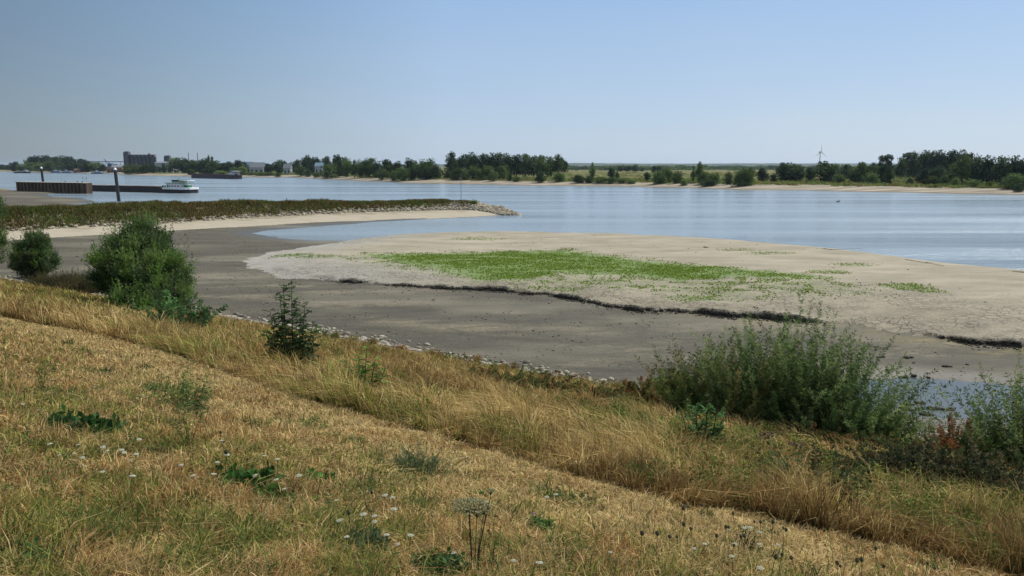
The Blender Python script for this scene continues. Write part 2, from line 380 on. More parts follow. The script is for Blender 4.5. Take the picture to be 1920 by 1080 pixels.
# ------------------------------------------------------------------ ground sheet (one fan, cut into the embankment, flat, bar, mole and far bank)
def build_ground():
    r = np.concatenate([np.arange(4, 46, .32), np.arange(46, 82, .24), np.arange(82, 155, .2), np.arange(155, 270, .55), np.arange(270, 520, 1.6),
                        np.arange(520, 1500, 8), np.arange(1500, 4000, 50), np.geomspace(4000, 22000, 30)])
    th = np.radians(np.linspace(-62, 62, 900))
    RR, TT = np.meshgrid(r, th, indexing='ij')
    X = RR*np.sin(TT); Y = RR*np.cos(TT)-12
    z, reg, q = terrain(X.ravel(), Y.ravel(), True)
    nr, nt = RR.shape
    Vv = np.stack([X.ravel(), Y.ravel(), z], 1)
    i, j = np.meshgrid(np.arange(nr-1), np.arange(nt-1), indexing='ij')
    a = (i*nt+j).ravel(); faces = np.stack([a, a+1, a+nt+1, a+nt], 1)[:, ::-1]
    fz = z[faces].max(1); freg = reg[a]
    keep = fz > -.5
    x, y = Vv[:, 0], Vv[:, 1]
    # attributes
    wet = np.clip(sstep(.20, .04, z)+.35*sstep(.5, .1, z), 0, 1)
    wet_m = np.clip(np.maximum(sstep(.36, .12, z), sstep(-3, .5, q['dP'])*.8), 0, 1)*(reg == 1)
    dark = np.clip(sstep(9, 3, q['n']-TOE)*sstep(.5, 1.5, q['n']-TOE)*np.clip((fbm(x*.15, y*.15, 3)-.25)*3, 0, 1) + sstep(11, 2, -q['dB'])*(q['dB'] < 0)*sstep(-14, -2, x)*sstep(20, 12, x)*np.clip((fbm(x*.15, y*.3+5, 4)-.3)*4, 0, 1)
                   + sstep(-14, -22, x)*sstep(85, 110, y)*.7, 0, 1)
    algae = sstep(8, 14, x)*sstep(-6, -1, q['dB'])*(q['dB'] < .5)
    # inner bar mask polygons for the green growth
    gp = [G(*k, 1.2) for k in [(690, 479), (740, 479), (870, 477), (1060, 472), (1120, 480), (1200, 492), (1330, 502), (1450, 512), (1545, 523), (1480, 524), (1380, 520), (1270, 528), (1180, 518), (1060, 514), (980, 528), (900, 524), (800, 503), (720, 487)]]
    g1 = sstep(-3.0, 2.5, sdist(x, y, gp))
    gp2 = [G(*k, 1.2) for k in [(620, 480), (720, 474), (1060, 468), (1300, 495), (1560, 520), (1700, 560), (1500, 560), (1400, 570), (1250, 555), (1000, 545), (850, 520), (740, 510), (640, 492)]]
    g2 = sstep(-1, 4, sdist(x, y, gp2))*.36
    green = np.maximum(g1, g2)
    for (px, py, rr, s) in [(1700, 542, 2.4, .5), (1740, 550, 1.8, .4), (1600, 500, 2.4, .4), (1450, 478, 3.0, .35), (1385, 472, 3, .3), (1555, 512, 2.2, .5), (545, 480, 2.4, .5), (600, 484, 3., .4), (1310, 560, 2.6, .45), (900, 451, 4, .3)]:
        c = G(px, py, 1.1); green = np.maximum(green, s*sstep(rr, rr*.4, np.hypot((x-c[0])*.6, (y-c[1])*1.)))
    cl = q['cl']
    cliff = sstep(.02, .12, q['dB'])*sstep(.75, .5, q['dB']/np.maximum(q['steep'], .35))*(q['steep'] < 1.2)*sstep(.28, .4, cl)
    crack = sstep(14, 2, q['dB'])*.9*sstep(-30, -24, x)
    crack = np.clip(np.maximum(crack, sstep(8, 22, x)*sstep(-1, 2, q['dB'])*sstep(26, 12, q['dB'])), 0, 1)
    grey = sstep(2, -24, x)*sstep(16, 4, q['dB'])
    fsandy = sstep(34, 22, q['dF']-0*x+(fbm(x*.02, y*.02, 3)-.5)*30)
    fwet = sstep(.45, .1, z)
    msand = sstep(1.15, .8, z+.4*(fbm(x*.3, y*.3, 2)-.5))
    names = {0: ('embankment', m_embank(), {}), 1: ('mud_flat', m_mud(), dict(wet=wet_m, dark=dark, algae=algae)),
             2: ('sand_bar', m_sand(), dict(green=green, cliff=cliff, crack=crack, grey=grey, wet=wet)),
             3: ('mole', m_mole(), dict(sandy=msand)), 4: ('far_bank', m_far(), dict(sandy=fsandy, wet=fwet)), 5: ('harbour_bank', m_embank(), {})}
    # sand skirt of the mole belongs to the mole
    skirt = (freg == 1) & (q['ds'][a] < 27) & (z[a] > .02) & (q['dL'][a] > 0) & (y[a] > 130)
    freg = np.where(skirt, 3, freg)
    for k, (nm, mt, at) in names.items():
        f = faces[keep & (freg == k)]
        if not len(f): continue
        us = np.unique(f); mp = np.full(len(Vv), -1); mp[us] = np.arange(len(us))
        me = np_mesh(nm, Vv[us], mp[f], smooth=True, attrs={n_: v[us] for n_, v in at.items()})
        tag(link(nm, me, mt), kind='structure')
    return
build_ground()

# crest behind the viewer
n0 = MB(); n0.prism([(-70, 55), (70, -42), (60, -62), (-90, 40)], 10.2, 11.2)
# water
def wsheet(name, pts, z, mat):
    me = bpy.data.meshes.new(name); me.from_pydata([(x, y, z) for x, y in pts], [], [tuple(range(len(pts)))]); me.update()
    return tag(link(name, me, mat), kind='structure')
wsheet('river', [(-14000, -60), (14000, -60), (14000, 20000), (-14000, 20000)], 0, m_water('river_water', (.19, .245, .285)))
wsheet('puddle', [(8, 56), (8, 30), (70, 20), (70, 50)], .405, m_water('puddle_water', (.06, .07, .07), 6, .12))

# hills on the horizon
def hills():
    xs = np.linspace(-5000, 9000, 400); V = []; 
    for k, (off, hh) in enumerate([(0, 0), (250, .9), (700, 1.), (1600, .2)]):
        h = 2+ (26+22*fbm(xs*.0006+3, xs*0+2, 4)+5*fbm(xs*.008, xs*0, 3))*hh*sstep(-3500, 500, xs)
        V.append(np.stack([xs, 8600+off-xs*.12, h], 1))
    V = np.concatenate(V); n = len(xs); q = []
    for k in range(3):
        a = np.arange(n-1)+k*n; q.append(np.stack([a, a+1, a+n+1, a+n], 1))
    me = np_mesh('hills', V, np.concatenate(q), smooth=True)
    tag(link('hills', me, paint('hill_wood', (.05, .07, .03), .95, .1, .4, .004)), kind='structure')
hills()

# ------------------------------------------------------------------ vegetation generators
def pal(cols, n, jit=.18, w=None):
    cols = np.array(cols); k = rng.choice(len(cols), n, p=w)
    return cols[k]*(1+(rng.random((n, 1))-.5)*2*jit)*(1+(rng.random((n, 3))-.5)*.12)
def unit(n):
    v = rng.normal(size=(n, 3)); return v/np.linalg.norm(v, axis=1, keepdims=True)
def leaf_quads(pos, dirv, L, W, col, tipcol=None):
    """diamond shaped leaves"""
    n = len(pos); s = np.cross(dirv, unit(n)); s /= np.linalg.norm(s, axis=1, keepdims=True)+1e-9
    L = np.broadcast_to(L, (n,))[:, None]; W = np.broadcast_to(W, (n,))[:, None]
    V = np.stack([pos, pos+dirv*L*.5+s*W*.5, pos+dirv*L, pos+dirv*L*.5-s*W*.5], 1).reshape(-1, 3)
    return V, np.arange(4*n).reshape(n, 4), np.repeat(col, 4, 0)
def crown_mesh(name, n=1500, clumps=34, cr=.17, cols=((.05, .085, .03),), leaf=.055, shape='round', seed=0, gaps=.0):
    g = np.random.default_rng(seed)
    c = g.normal(size=(clumps, 3)); c /= np.linalg.norm(c, axis=1, keepdims=True); c *= (g.random((clumps, 1))**.45)
    t = (c[:, 2]+1)/2
    if shape == 'round': rad = .36*np.sqrt(np.clip(1-((t-.5)*1.5)**2, .1, 1))/.9
    elif shape == 'tall': rad = .35*np.clip(1.2-.45*t, .3, 1)
    elif shape == 'slim': rad = .30*np.sin(np.clip(t*.85+.12, 0, 1)*math.pi)**.6
    elif shape == 'willow': rad = .40*np.clip(1.1-.55*t**2, .2, 1)
    elif shape == 'airy': rad = .34*np.clip(1.-.5*np.abs(t-.45), .2, 1)
    z0 = dict(round=.05, tall=.04, slim=.05, willow=.03, airy=.12)[shape]
    r_ = cr*(.7+.6*g.random(clumps))
    C = np.stack([c[:, 0]*rad, c[:, 1]*rad, z0+(1-z0-cr*.8)*t], 1)
    k = g.integers(0, clumps, n); d = g.normal(size=(n, 3)); d /= np.linalg.norm(d, axis=1, keepdims=True)
    rr = r_[k]*(g.random(n)**.3)*(1+.25*(g.random(n) < .1))
    pos = C[k]+d*rr[:, None]*np.array([1, 1, .8]); pos[:, 2] = np.clip(pos[:, 2], .03, 1.02)
    nrm = d*.6+g.normal(size=(n, 3))*.5; dr = np.cross(nrm, g.normal(size=(n, 3))); dr /= np.linalg.norm(dr, axis=1, keepdims=True)
    cols = np.array(cols); cc = cols[g.integers(0, len(cols), clumps)]*(.75+.5*g.random((clumps, 1)))
    col = cc[k]*(.75+.5*g.random((n, 1)))
    lf = leaf*(.6+.8*g.random(n)); s = np.cross(dr, nrm); s /= np.linalg.norm(s, axis=1, keepdims=True)+1e-9
    L = lf[:, None]
    V = np.stack([pos-dr*L*.5, pos+s*L*.42, pos+dr*L*.5, pos-s*L*.42], 1).reshape(-1, 3)
    return np_mesh(name, V, np.arange(4*n).reshape(n, 4), col=np.repeat(col, 4, 0))
def trunk_mesh(name, seed, h=.55, r=.028):
    g = random.Random(seed); m = MB(); b = (0, 0, -.03); p = [b, (g.uniform(-.01, .01), g.uniform(-.01, .01), h*.5), (g.uniform(-.03, .03), g.uniform(-.03, .03), h)]
    m.path(p, r, r*.45, 7)
    for i in range(6):
        z = h*(.45+.5*g.random()); a = g.random()*6.28; l = .12+.15*g.random()
        m.path([(0, 0, z), (math.cos(a)*l*.6, math.sin(a)*l*.6, z+l*.5), (math.cos(a)*l, math.sin(a)*l, z+l)], r*.45, r*.12, 5)
    me = bpy.data.meshes.new(name); me.from_pydata(m.v, [], m.f); me.update(); me.materials.append(M_bark); return me
DK = ((.036, .062, .028), (.050, .080, .032), (.030, .052, .028), (.068, .100, .036))
MD = ((.075, .120, .038), (.10, .155, .046), (.055, .09, .032), (.13, .18, .055))
LT = ((.10, .155, .045), (.14, .19, .055), (.08, .12, .045), (.12, .15, .08))
CR = {}
for s_, (sh, n_, cl_, cr_, lf_) in {k: (k, v[0], v[2], v[3], v[4]) for k, v in dict(round=(2600, None, 46, .17, .06), tall=(2600, None, 52, .17, .055), slim=(1200, None, 30, .15, .06), willow=(2800, None, 50, .17, .05), airy=(1700, None, 30, .14, .055)).items()}.items():
    for tn, cc_ in (('d', DK), ('m', MD), ('l', LT)):
        for v_ in range(2):
            me_ = crown_mesh('crown', n_, cl_, cr_, cc_, lf_, sh, seed=hash((len(s_), tn == 'm', tn == 'l', v_)) % 999+v_*13)
            me_.materials.append(M_far); CR[(s_, tn, v_)] = me_
TR = [trunk_mesh('trunk', k) for k in range(3)]
ORD = ['leftmost', 'second from left', 'third from left', 'fourth from left', 'fifth from left', 'sixth from left', 'seventh from left', 'eighth from left', 'ninth from left', 'tenth from left',
       'eleventh from left', 'twelfth from left', 'thirteenth from left', 'fourteenth from left', 'fifteenth from left', 'sixteenth from left', 'seventeenth from left', 'eighteenth from left']
def shore_d(px):
    pts = [G(*k) for k in [(0, 322), (60, 323.2), (200, 325.4), (250, 328.5), (362, 331), (450, 332), (560, 333), (620, 336.5), (730, 341), (850, 344.5), (950, 346.5), (1150, 349.5), (1300, 352.5), (1390, 356), (1500, 356.8), (1600, 359.5), (1700, 361), (1800, 363.5), (1920, 365.5), (2200, 373)]]
    return float(np.interp(px, [0, 60, 200, 250, 362, 450, 560, 620, 730, 850, 950, 1150, 1300, 1390, 1500, 1600, 1700, 1800, 1920, 2200], [p[1] for p in pts]))
KW = dict(round='round', tall='tall', slim='slim upright', willow='spreading bushy', airy='loose open')
TW = dict(d='dark green', m='mid green', l='pale green')
def tree_cluster(where, group, lst, name='tree'):
    """lst rows: px, top y, width px, metres behind the waterline, kind, tone"""
    lst = sorted(lst)
    for i, (px, ty, wp, back_, kd, tn) in enumerate(lst):
        d = shore_d(px)+back_; a, _ = ray(px, 311); x = a*d
        z = hz(x, d); b = ray(px, ty)[1]; H = EYE+b*d-z
        if H < 1: H = 1.5
        W = wp/F*d*(1.5 if 'wood' in group or 'trees' in group or 'grove' in group else 1.45)
        small = H < 7
        nm = 'bush' if small else name
        t = thing(nm, f"{TW[tn]} {KW[kd] if not small else 'low'} {nm}, {ORD[i]} {where}", nm, (x, d, z-.1), rng.random()*6.28, group)
        c = bpy.data.objects.new('crown', CR[(kd, tn, i % 2)]); COL.objects.link(c); c.parent = t
        k = bpy.data.objects.new('trunk', TR[i % 3]); COL.objects.link(k); k.parent = t
        wn_ = dict(round=.95, tall=.85, slim=.75, willow=1.0, airy=.85)[kd]
        c.scale = (W/wn_, W/wn_, H); k.scale = (H*.9, H*.9, H*(.9 if kd != 'slim' else .6))
        if small: c.scale = (W/wn_, W/wn_, H*1.12); c.location = (0, 0, -.14*H)
        if kd in ('willow',) and not small: c.scale = (W/wn_, W/wn_, H*1.1); c.location = (0, 0, -.1*H)
T = tree_cluster
T('of the wood above the small boats', 'wood at the far left shore', [(x, t, w_, b, k, n) for x, t, w_, b, k, n in [
    (62, 291, 22, 180, 'round', 'd'), (76, 288, 24, 190, 'round', 'd'), (92, 288, 24, 200, 'round', 'd'), (108, 288, 24, 190, 'round', 'd'), (124, 290, 24, 200, 'round', 'd'), (139, 292, 22, 190, 'round', 'd'),
    (152, 295, 20, 160, 'round', 'd'), (164, 296, 20, 150, 'round', 'd')]])
T('in front of the far left wood', 'shore trees at the far left', [(6, 307, 14, 300, 'round', 'd'), (17, 308, 12, 200, 'round', 'm'), (27, 301, 14, 60, 'round', 'd'), (41, 304, 18, 60, 'round', 'm'), (55, 302, 16, 50, 'round', 'm'), (75, 301, 20, 50, 'round', 'm'),
    (94, 299, 20, 60, 'round', 'm'), (112, 301, 20, 60, 'willow', 'd'), (130, 299, 20, 60, 'round', 'd'), (147, 302, 18, 60, 'round', 'd'), (162, 304, 18, 50, 'round', 'd'), (181, 300, 20, 80, 'round', 'm'), (192, 305, 12, 60, 'willow', 'd')])
T('of the bushes below the grain silos', 'bushes below the grain silos', [(214, 306, 16, 120, 'round', 'd'), (240, 304, 22, 40, 'willow', 'm'), (258, 303, 24, 60, 'willow', 'l'), (273, 303, 20, 80, 'willow', 'm'), (286, 305, 12, 90, 'willow', 'd'), (307, 304, 9, 170, 'round', 'd'), (299, 311, 5, 170, 'round', 'd')])
T('of the trees right of the grain silos', 'trees right of the grain silos', [(328, 291, 22, 150, 'tall', 'm'), (344, 292, 20, 160, 'round', 'd'), (361, 297, 20, 150, 'round', 'd'), (378, 293, 26, 160, 'round', 'd'), (391, 287, 6, 190, 'slim', 'd'), (398, 287, 6, 190, 'slim', 'd'),
    (403, 297, 20, 160, 'round', 'm'), (416, 303, 16, 170, 'round', 'd'), (427, 300, 16, 180, 'round', 'd'), (438, 302, 14, 180, 'round', 'd'), (450, 297, 20, 150, 'round', 'd')])
T('along the shore behind the purple barge', 'bushes behind the purple barge', [(358, 314, 12, 40, 'willow', 'm'), (385, 315, 14, 30, 'willow', 'd'), (398, 313, 16, 30, 'willow', 'd'), (414, 318, 22, 30, 'willow', 'l'), (440, 310, 18, 25, 'willow', 'm'), (454, 309, 16, 30, 'willow', 'l'),
    (472, 319, 16, 30, 'willow', 'l'), (488, 320, 20, 25, 'willow', 'm'), (505, 320, 18, 25, 'willow', 'l'), (520, 322, 12, 10, 'willow', 'm')])
T('in the row behind the straw field', 'trees behind the straw field', [(503, 304, 16, 170, 'round', 'd'), (521, 296, 20, 180, 'round', 'd'), (535, 299, 9, 200, 'round', 'd'), (546, 301, 12, 200, 'round', 'd'), (557, 296, 12, 200, 'round', 'd'), (573, 286, 17, 200, 'round', 'd'), (586, 291, 10, 200, 'round', 'd'),
    (597, 290, 12, 210, 'round', 'd'), (612, 289, 16, 210, 'round', 'd')])
T('of the shore grove left of the mast', 'shore grove left of the mast', [(563, 307, 16, 25, 'round', 'm'), (577, 314, 12, 30, 'willow', 'd'), (592, 319, 12, 20, 'willow', 'l'), (619, 301, 34, 30, 'willow', 'm'), (637, 286, 26, 90, 'round', 'd'), (650, 291, 18, 70, 'round', 'm'), (664, 297, 16, 50, 'airy', 'm'), (677, 294, 18, 50, 'round', 'm'),
    (693, 291, 26, 60, 'round', 'm'), (706, 298, 16, 50, 'round', 'd'), (724, 295, 28, 90, 'round', 'd'), (742, 298, 18, 90, 'round', 'd')])
T('of the willows right of the shore grove', 'willows right of the shore grove', [(717, 311, 21, 15, 'willow', 'l'), (738, 316, 14, 15, 'willow', 'l'), (756, 309, 28, 14, 'willow', 'm'), (771, 291, 20, 60, 'round', 'd'), (774, 312, 12, 20, 'willow', 'd'), (788, 298, 20, 50, 'round', 'm'), (804, 291, 26, 45, 'round', 'm'), (818, 306, 18, 40, 'willow', 'd'), (802, 310, 24, 30, 'willow', 'd')])
T('of the tall wood in the middle', 'tall wood in the middle', [(847, 279, 18, 140, 'tall', 'd'), (861, 287, 20, 170, 'round', 'd'), (874, 284, 20, 180, 'tall', 'd'), (889, 281, 24, 170, 'tall', 'd'), (906, 283, 24, 180, 'tall', 'd'), (921, 282, 24, 170, 'tall', 'd'), (937, 281, 24, 170, 'tall', 'd'), (953, 283, 22, 180, 'tall', 'd'), (969, 284, 22, 170, 'tall', 'd'),
    (985, 284, 22, 170, 'tall', 'm'), (1001, 287, 22, 170, 'tall', 'd'), (1016, 287, 22, 160, 'tall', 'm'), (1032, 287, 22, 170, 'tall', 'm'), (1046, 288, 22, 160, 'airy', 'm'), (1056, 293, 16, 170, 'airy', 'd')])
T('of the willows before the tall wood', 'willows before the tall wood', [(840, 318, 14, 60, 'willow', 'd'), (858, 310, 22, 30, 'willow', 'm'), (873, 310, 18, 34, 'willow', 'l'), (888, 307, 18, 40, 'willow', 'l'), (903, 312, 16, 35, 'willow', 'm'), (915, 304, 24, 40, 'willow', 'm'), (925, 313, 14, 25, 'willow', 'l'), (943, 304, 22, 45, 'willow', 'm'),
    (956, 325, 9, 30, 'willow', 'd'), (968, 327, 14, 25, 'willow', 'm')])
T('along the sandy shore right of the wood', 'bushes right of the tall wood', [(1013, 320, 17, 15, 'willow', 'd'), (1048, 320, 23, 25, 'willow', 'm'), (1085, 325, 22, 18, 'willow', 'd'), (1111, 301, 9, 60, 'slim', 'm'), (1106, 326, 18, 20, 'willow', 'd'), (1128, 328, 24, 20, 'willow', 'm'), (1147, 312, 11, 80, 'round', 'd'), (1158, 316, 7, 80, 'slim', 'm'),
    (1148, 329, 20, 22, 'willow', 'm'), (1170, 330, 20, 25, 'willow', 'l'), (1186, 334, 14, 22, 'willow', 'l'), (1215, 320, 10, 50, 'round', 'd')])
T('of the distant trees across the fields', 'distant trees across the fields', [(1163, 310, 11, 900, 'round', 'd'), (1176, 309, 13, 900, 'round', 'd'), (1192, 307, 15, 900, 'round', 'd'), (1205, 312, 10, 950, 'round', 'd'), (1226, 309, 8, 600, 'round', 'd'), (1236, 309, 9, 600, 'round', 'd')])
T('of the shore bushes in the right middle', 'shore bushes in the right middle', [(1238, 314, 26, 20, 'willow', 'm'), (1250, 309, 20, 30, 'round', 'm'), (1271, 316, 18, 25, 'willow', 'm'), (1283, 334, 13, 12, 'willow', 'l'), (1301, 307, 8, 40, 'slim', 'm'), (1312, 302, 14, 36, 'airy', 'm'), (1322, 317, 22, 26, 'willow', 'm'), (1341, 319, 20, 26, 'willow', 'm'),
    (1330, 333, 24, 16, 'willow', 'd'), (1366, 318, 16, 30, 'willow', 'l'), (1386, 315, 22, 20, 'willow', 'm'), (1398, 309, 30, 22, 'willow', 'm'), (1408, 308, 12, 30, 'round', 'm')])
T('of the round trees beside the wind turbine', 'round trees beside the wind turbine', [(1431, 312, 21, 90, 'round', 'd'), (1452, 322, 11, 70, 'round', 'd'), (1471, 301, 24, 90, 'round', 'd'), (1487, 300, 28, 90, 'round', 'd'), (1500, 311, 18, 90, 'round', 'd'), (1522, 310, 17, 100, 'round', 'd'), (1551, 298, 38, 75, 'round', 'd'),
    (1575, 323, 20, 60, 'willow', 'l'), (1587, 305, 24, 180, 'round', 'd'), (1604, 311, 20, 80, 'round', 'd')])
T('of the grove left of the footpath', 'grove left of the footpath', [(1617, 298, 26, 75, 'round', 'm'), (1635, 319, 26, 50, 'willow', 'm'), (1640, 301, 22, 90, 'round', 'd'), (1653, 284, 16, 150, 'airy', 'd'), (1665, 282, 20, 150, 'airy', 'd'), (1655, 304, 26, 70, 'round', 'd'), (1668, 310, 14, 60, 'round', 'd')])
T('of the high wood at the right', 'high wood at the right', [(1690, 290, 16, 210, 'tall', 'd'), (1700, 279, 20, 230, 'airy', 'd'), (1713, 278, 20, 230, 'tall', 'd'), (1729, 277, 26, 240, 'tall', 'd'), (1747, 277, 26, 240, 'tall', 'd'), (1765, 276, 26, 240, 'tall', 'd'), (1783, 275, 26, 230, 'tall', 'd'), (1799, 276, 26, 230, 'tall', 'd'), (1816, 281, 24, 220, 'tall', 'd')])
T('of the shore trees at the right', 'shore trees at the right', [(1735, 312, 28, 60, 'round', 'd'), (1764, 306, 26, 60, 'round', 'd'), (1786, 302, 18, 80, 'round', 'm'), (1806, 287, 28, 70, 'tall', 'm'), (1833, 286, 26, 60, 'tall', 'd'), (1855, 286, 24, 60, 'tall', 'd'), (1879, 286, 28, 55, 'tall', 'd'), (1907, 286, 30, 55, 'tall', 'd'), (1936, 284, 30, 55, 'tall', 'd'), (1965, 288, 34, 55, 'tall', 'd'), (2005, 286, 34, 55, 'tall', 'd'), (2040, 290, 34, 55, 'tall', 'd')])
T('of the bushes on the right shore', 'bushes on the right shore', [(1708, 330, 12, 45, 'willow', 'd'), (1751, 325, 24, 40, 'willow', 'm'), (1772, 323, 14, 40, 'willow', 'm'), (1793, 329, 14, 40, 'willow', 'l'), (1833, 333, 22, 30, 'willow', 'm'), (1859, 337, 14, 28, 'willow', 'm'), (1905, 319, 34, 22, 'willow', 'm'), (1940, 320, 34, 22, 'willow', 'm'), (1914, 341, 16, 10, 'willow', 'd')])

# far woods and low scrub, uncountable
def scatter_clumps(name, centers, size, hh, n, cols, leaf, label, cat):
    k = rng.integers(0, len(centers), n); d = unit(n)
    C = np.array(centers)[k]; S = np.array(size)[k]; Hh = np.array(hh)[k]
    r_ = rng.random(n)**.4
    pos = C+np.stack([d[:, 0]*S*r_, d[:, 1]*S*r_, np.abs(d[:, 2])*Hh*r_], 1)
    cols = np.array(cols); base = cols[rng.integers(0, len(cols), len(centers))]
    col = base[k]*(.7+.6*rng.random((n, 1)))
    V, q, c = leaf_quads(pos, unit(n), leaf*(.7+.6*rng.random(n)), leaf*(.6+.5*rng.random(n)), col)
    return tag(link(name, np_mesh(name, V, q, col=c), M_far), label, cat, kind='stuff')
cs, ss, hs = [], [], []
for i in range(420):
    px = rng.uniform(980, 2000); d = rng.uniform(1700, 3600); x = ray(px, 311)[0]*d
    cs.append((x, d, 3)); ss.append(rng.uniform(10, 35)); hs.append(rng.uniform(7, 13))
scatter_clumps('distant_wood', cs, ss, hs, 90000, DK+MD, 2.6, 'long dark belt of distant trees beyond the fields on the horizon', 'wood')
cs, ss, hs = [], [], []
for i in range(260):
    px = rng.uniform(-200, 1000) if i % 3 else rng.uniform(1560, 2100); d = shore_d(max(px, 0))+rng.uniform(260, 600); x = ray(px, 311)[0]*d
    cs.append((x, d, 3)); ss.append(rng.uniform(8, 26)); hs.append(rng.uniform(5, 12))
scatter_clumps('background_wood', cs, ss, hs, 60000, DK+MD, 1.9, 'dark mass of trees behind the shore groves on the left', 'wood')
cs, ss, hs = [], [], []
for i in range(3000):
    px = rng.uniform(440, 2150) if i % 3 else rng.uniform(1060, 2150); b = 24+rng.random()**1.4*110 if i % 4 else 24+rng.random()*560; d = shore_d(px)+b
    x = ray(px, 311)[0]*d; z = hz(x, d)
    if z < 2.1: continue
    cs.append((x, d, z-.2)); kk = 1+(b > 134)*1.3; ss.append(rng.uniform(1.2, 4.5)*kk); hs.append(rng.uniform(.6, 1.9)*kk)
scatter_clumps('scrub', cs, ss, hs, 150000, ((.14, .18, .045), (.18, .22, .055), (.09, .13, .04), (.17, .14, .06), (.21, .19, .07), (.12, .18, .045)), .75, 'low green and brown scrub covering the far bank above the sand', 'scrub')

# ------------------------------------------------------------------ grass
def blades(P0, h, w, lean, col, basecol=.55, seg=True):
    n = len(P0); az = rng.random(n)*math.pi; s = np.stack([np.cos(az), np.sin(az), az*0], 1)*(w/2)[:, None]
    up = np.array([0, 0, 1.])[None]*h[:, None]; ln = np.concatenate([lean, np.zeros((n, 1))], 1)
    m = P0+up*.58+ln*.3; t = P0+up*(1-.25*np.clip(np.linalg.norm(lean, axis=1)/h, 0, 1.6))[:, None]+ln
    V = np.stack([P0-s, P0+s, m+s*.75, m-s*.75, t], 1).reshape(-1, 3)
    b = np.arange(n)[:, None]*5; q = b+np.array([[0, 1, 2, 3]]); tr = b+np.array([[3, 2, 4]])
    c = np.repeat(col, 5, 0).reshape(n, 5, 3).copy(); c[:, :2] *= basecol  # blade feet darkened: shade of the gaps between stems put into the colour
    return V, q, tr, c.reshape(-1, 3)
EDGE = []
for q_ in [(-300, 560), (0, 594), (150, 622), (300, 658), (400, 692), (500, 728), (700, 786), (900, 843), (1100, 905), (1300, 953), (1500, 988), (1700, 1038), (1870, 1078), (2100, 1130)]:
    p_ = P(*q_); EDGE.append(nu(p_.x, p_.y)[::-1])
EDGE.sort(); EU = np.array([e[0] for e in EDGE]); EN = np.array([e[1] for e in EDGE])
def edge_n(u): return np.interp(u, EU, EN)
def sample_fan(n, r0, r1, a=44):
    r = r0*(r1/r0)**rng.random(n); t = np.radians((rng.random(n)*2-1)*a); return r*np.sin(t), r*np.cos(t), r
ROS = [(465, 905, .30), (508, 930, .2), (150, 805, .32), (592, 902, .2), (822, 1070, .24), (1000, 990, .16)]
ROS = [(P(a, b).x, P(a, b).y, c) for a, b, c in ROS]
def near_ros(x, y):
    m = np.zeros(x.shape, bool)
    for a, b, c in ROS: m |= np.hypot(x-a, (y-b+c*.4)*.8) < c*.8
    return m
def mown():
    x, y, r = sample_fan(900000, 3.2, 42)
    n, u = nu(x, y); e = edge_n(u)+(fbm(x*1.5, y*1.5, 2)-.5)*.5; k = n < e; x, y, r, n, u, e = [v[k] for v in (x, y, r, n, u, e)]
    z = terrain(x, y); N = len(x); de = e-n
    f1 = .45*fbm(x*.6, y*.6, 3)+.55*fbm(x*2.1+3, y*2.1, 4); f2 = fbm(x*3.1+9, y*3.1+4, 3); f3 = fbm(x*1.1+40, y*1.1, 4)
    lush = sstep(1.2, 4.5, de)                                  # more weeds away from the strip beside the tall grass
    h = (.035+.075*rng.random(N)**1.6)*(.7+.7*f2)*(1+.5*lush)*sstep(-.1, .5, de+.3)
    wd = .0035+.0013*r*(.45+.5*rng.random(N))
    lean = rng.normal(size=(N, 2))*h[:, None]*.75
    straw = pal([(.47, .345, .15), (.39, .275, .11), (.55, .42, .21), (.29, .18, .075), (.21, .12, .05)], N, .25, [.28, .25, .15, .19, .13])
    pale = pal([(.60, .48, .24), (.50, .39, .17)], N, .15)
    grn = pal([(.13, .16, .035), (.20, .21, .05), (.065, .095, .025), (.28, .27, .075)], N, .25)
    rust = pal([(.25, .13, .05), (.30, .17, .06)], N)
    pg = np.clip((f1-.45)*4.2, 0.05, .46)*(.12+.88*lush)*(1.1-.6*sstep(-1, 4, x))
    hole = np.clip((fbm(x*4.5+31, y*4.5, 3)-.55)*5, 0, .8)
    gk = rng.random(N) < pg; c = straw
    c = np.where((rng.random(N) < .55*(1-lush))[:, None], pale, c)
    c = np.where((rng.random(N) < np.clip((f3-.5)*3, 0, .5)*.8)[:, None], rust, c)
    c = np.where(gk[:, None], grn, c)*(.70+.86*fbm(x*5, y*5+7, 2))[:, None]
    h = np.where(gk, h*1.3, h)*(.55+.9*fbm(x*2.6+5, y*2.6, 3))
    k = (rng.random(N) > hole) & ~near_ros(x, y); x, y, z, h, wd, lean, c = x[k], y[k], z[k], h[k], wd[k], lean[k], c[k]
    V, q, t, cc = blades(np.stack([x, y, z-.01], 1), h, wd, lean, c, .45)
    tag(link('mown_grass', np_mesh('mown_grass', V, q, t, cc), M_grass), 'short mown dry straw grass with green patches on the near slope', 'grass', kind='stuff')
mown()
def long_stalks():
    # longer loose stalks and dry hay lying over the mown slope
    x, y, r = sample_fan(26000, 3.5, 22); n, u = nu(x, y); k = n < edge_n(u)-.6; x, y, r = x[k], y[k], r[k]
    k = rng.random(len(x)) < np.clip((fbm(x*.5, y*.5, 3)-.3)*2, .05, 1); x, y, r = x[k], y[k], r[k]
    N = len(x); h = .10+.25*rng.random(N); a = rng.normal(size=(N, 2))*.16
    c = pal([(.50, .38, .20), (.36, .25, .11), (.16, .19, .06), (.22, .23, .08), (.10, .12, .045)], N, .2, [.3, .2, .2, .15, .15])
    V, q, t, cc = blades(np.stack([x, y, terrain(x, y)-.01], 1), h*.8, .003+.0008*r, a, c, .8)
    tag(link('loose_stalks', np_mesh('loose_stalks', V, q, t, cc), M_grass), 'loose taller stalks standing and lying over the mown slope', 'grass', kind='stuff')
long_stalks()
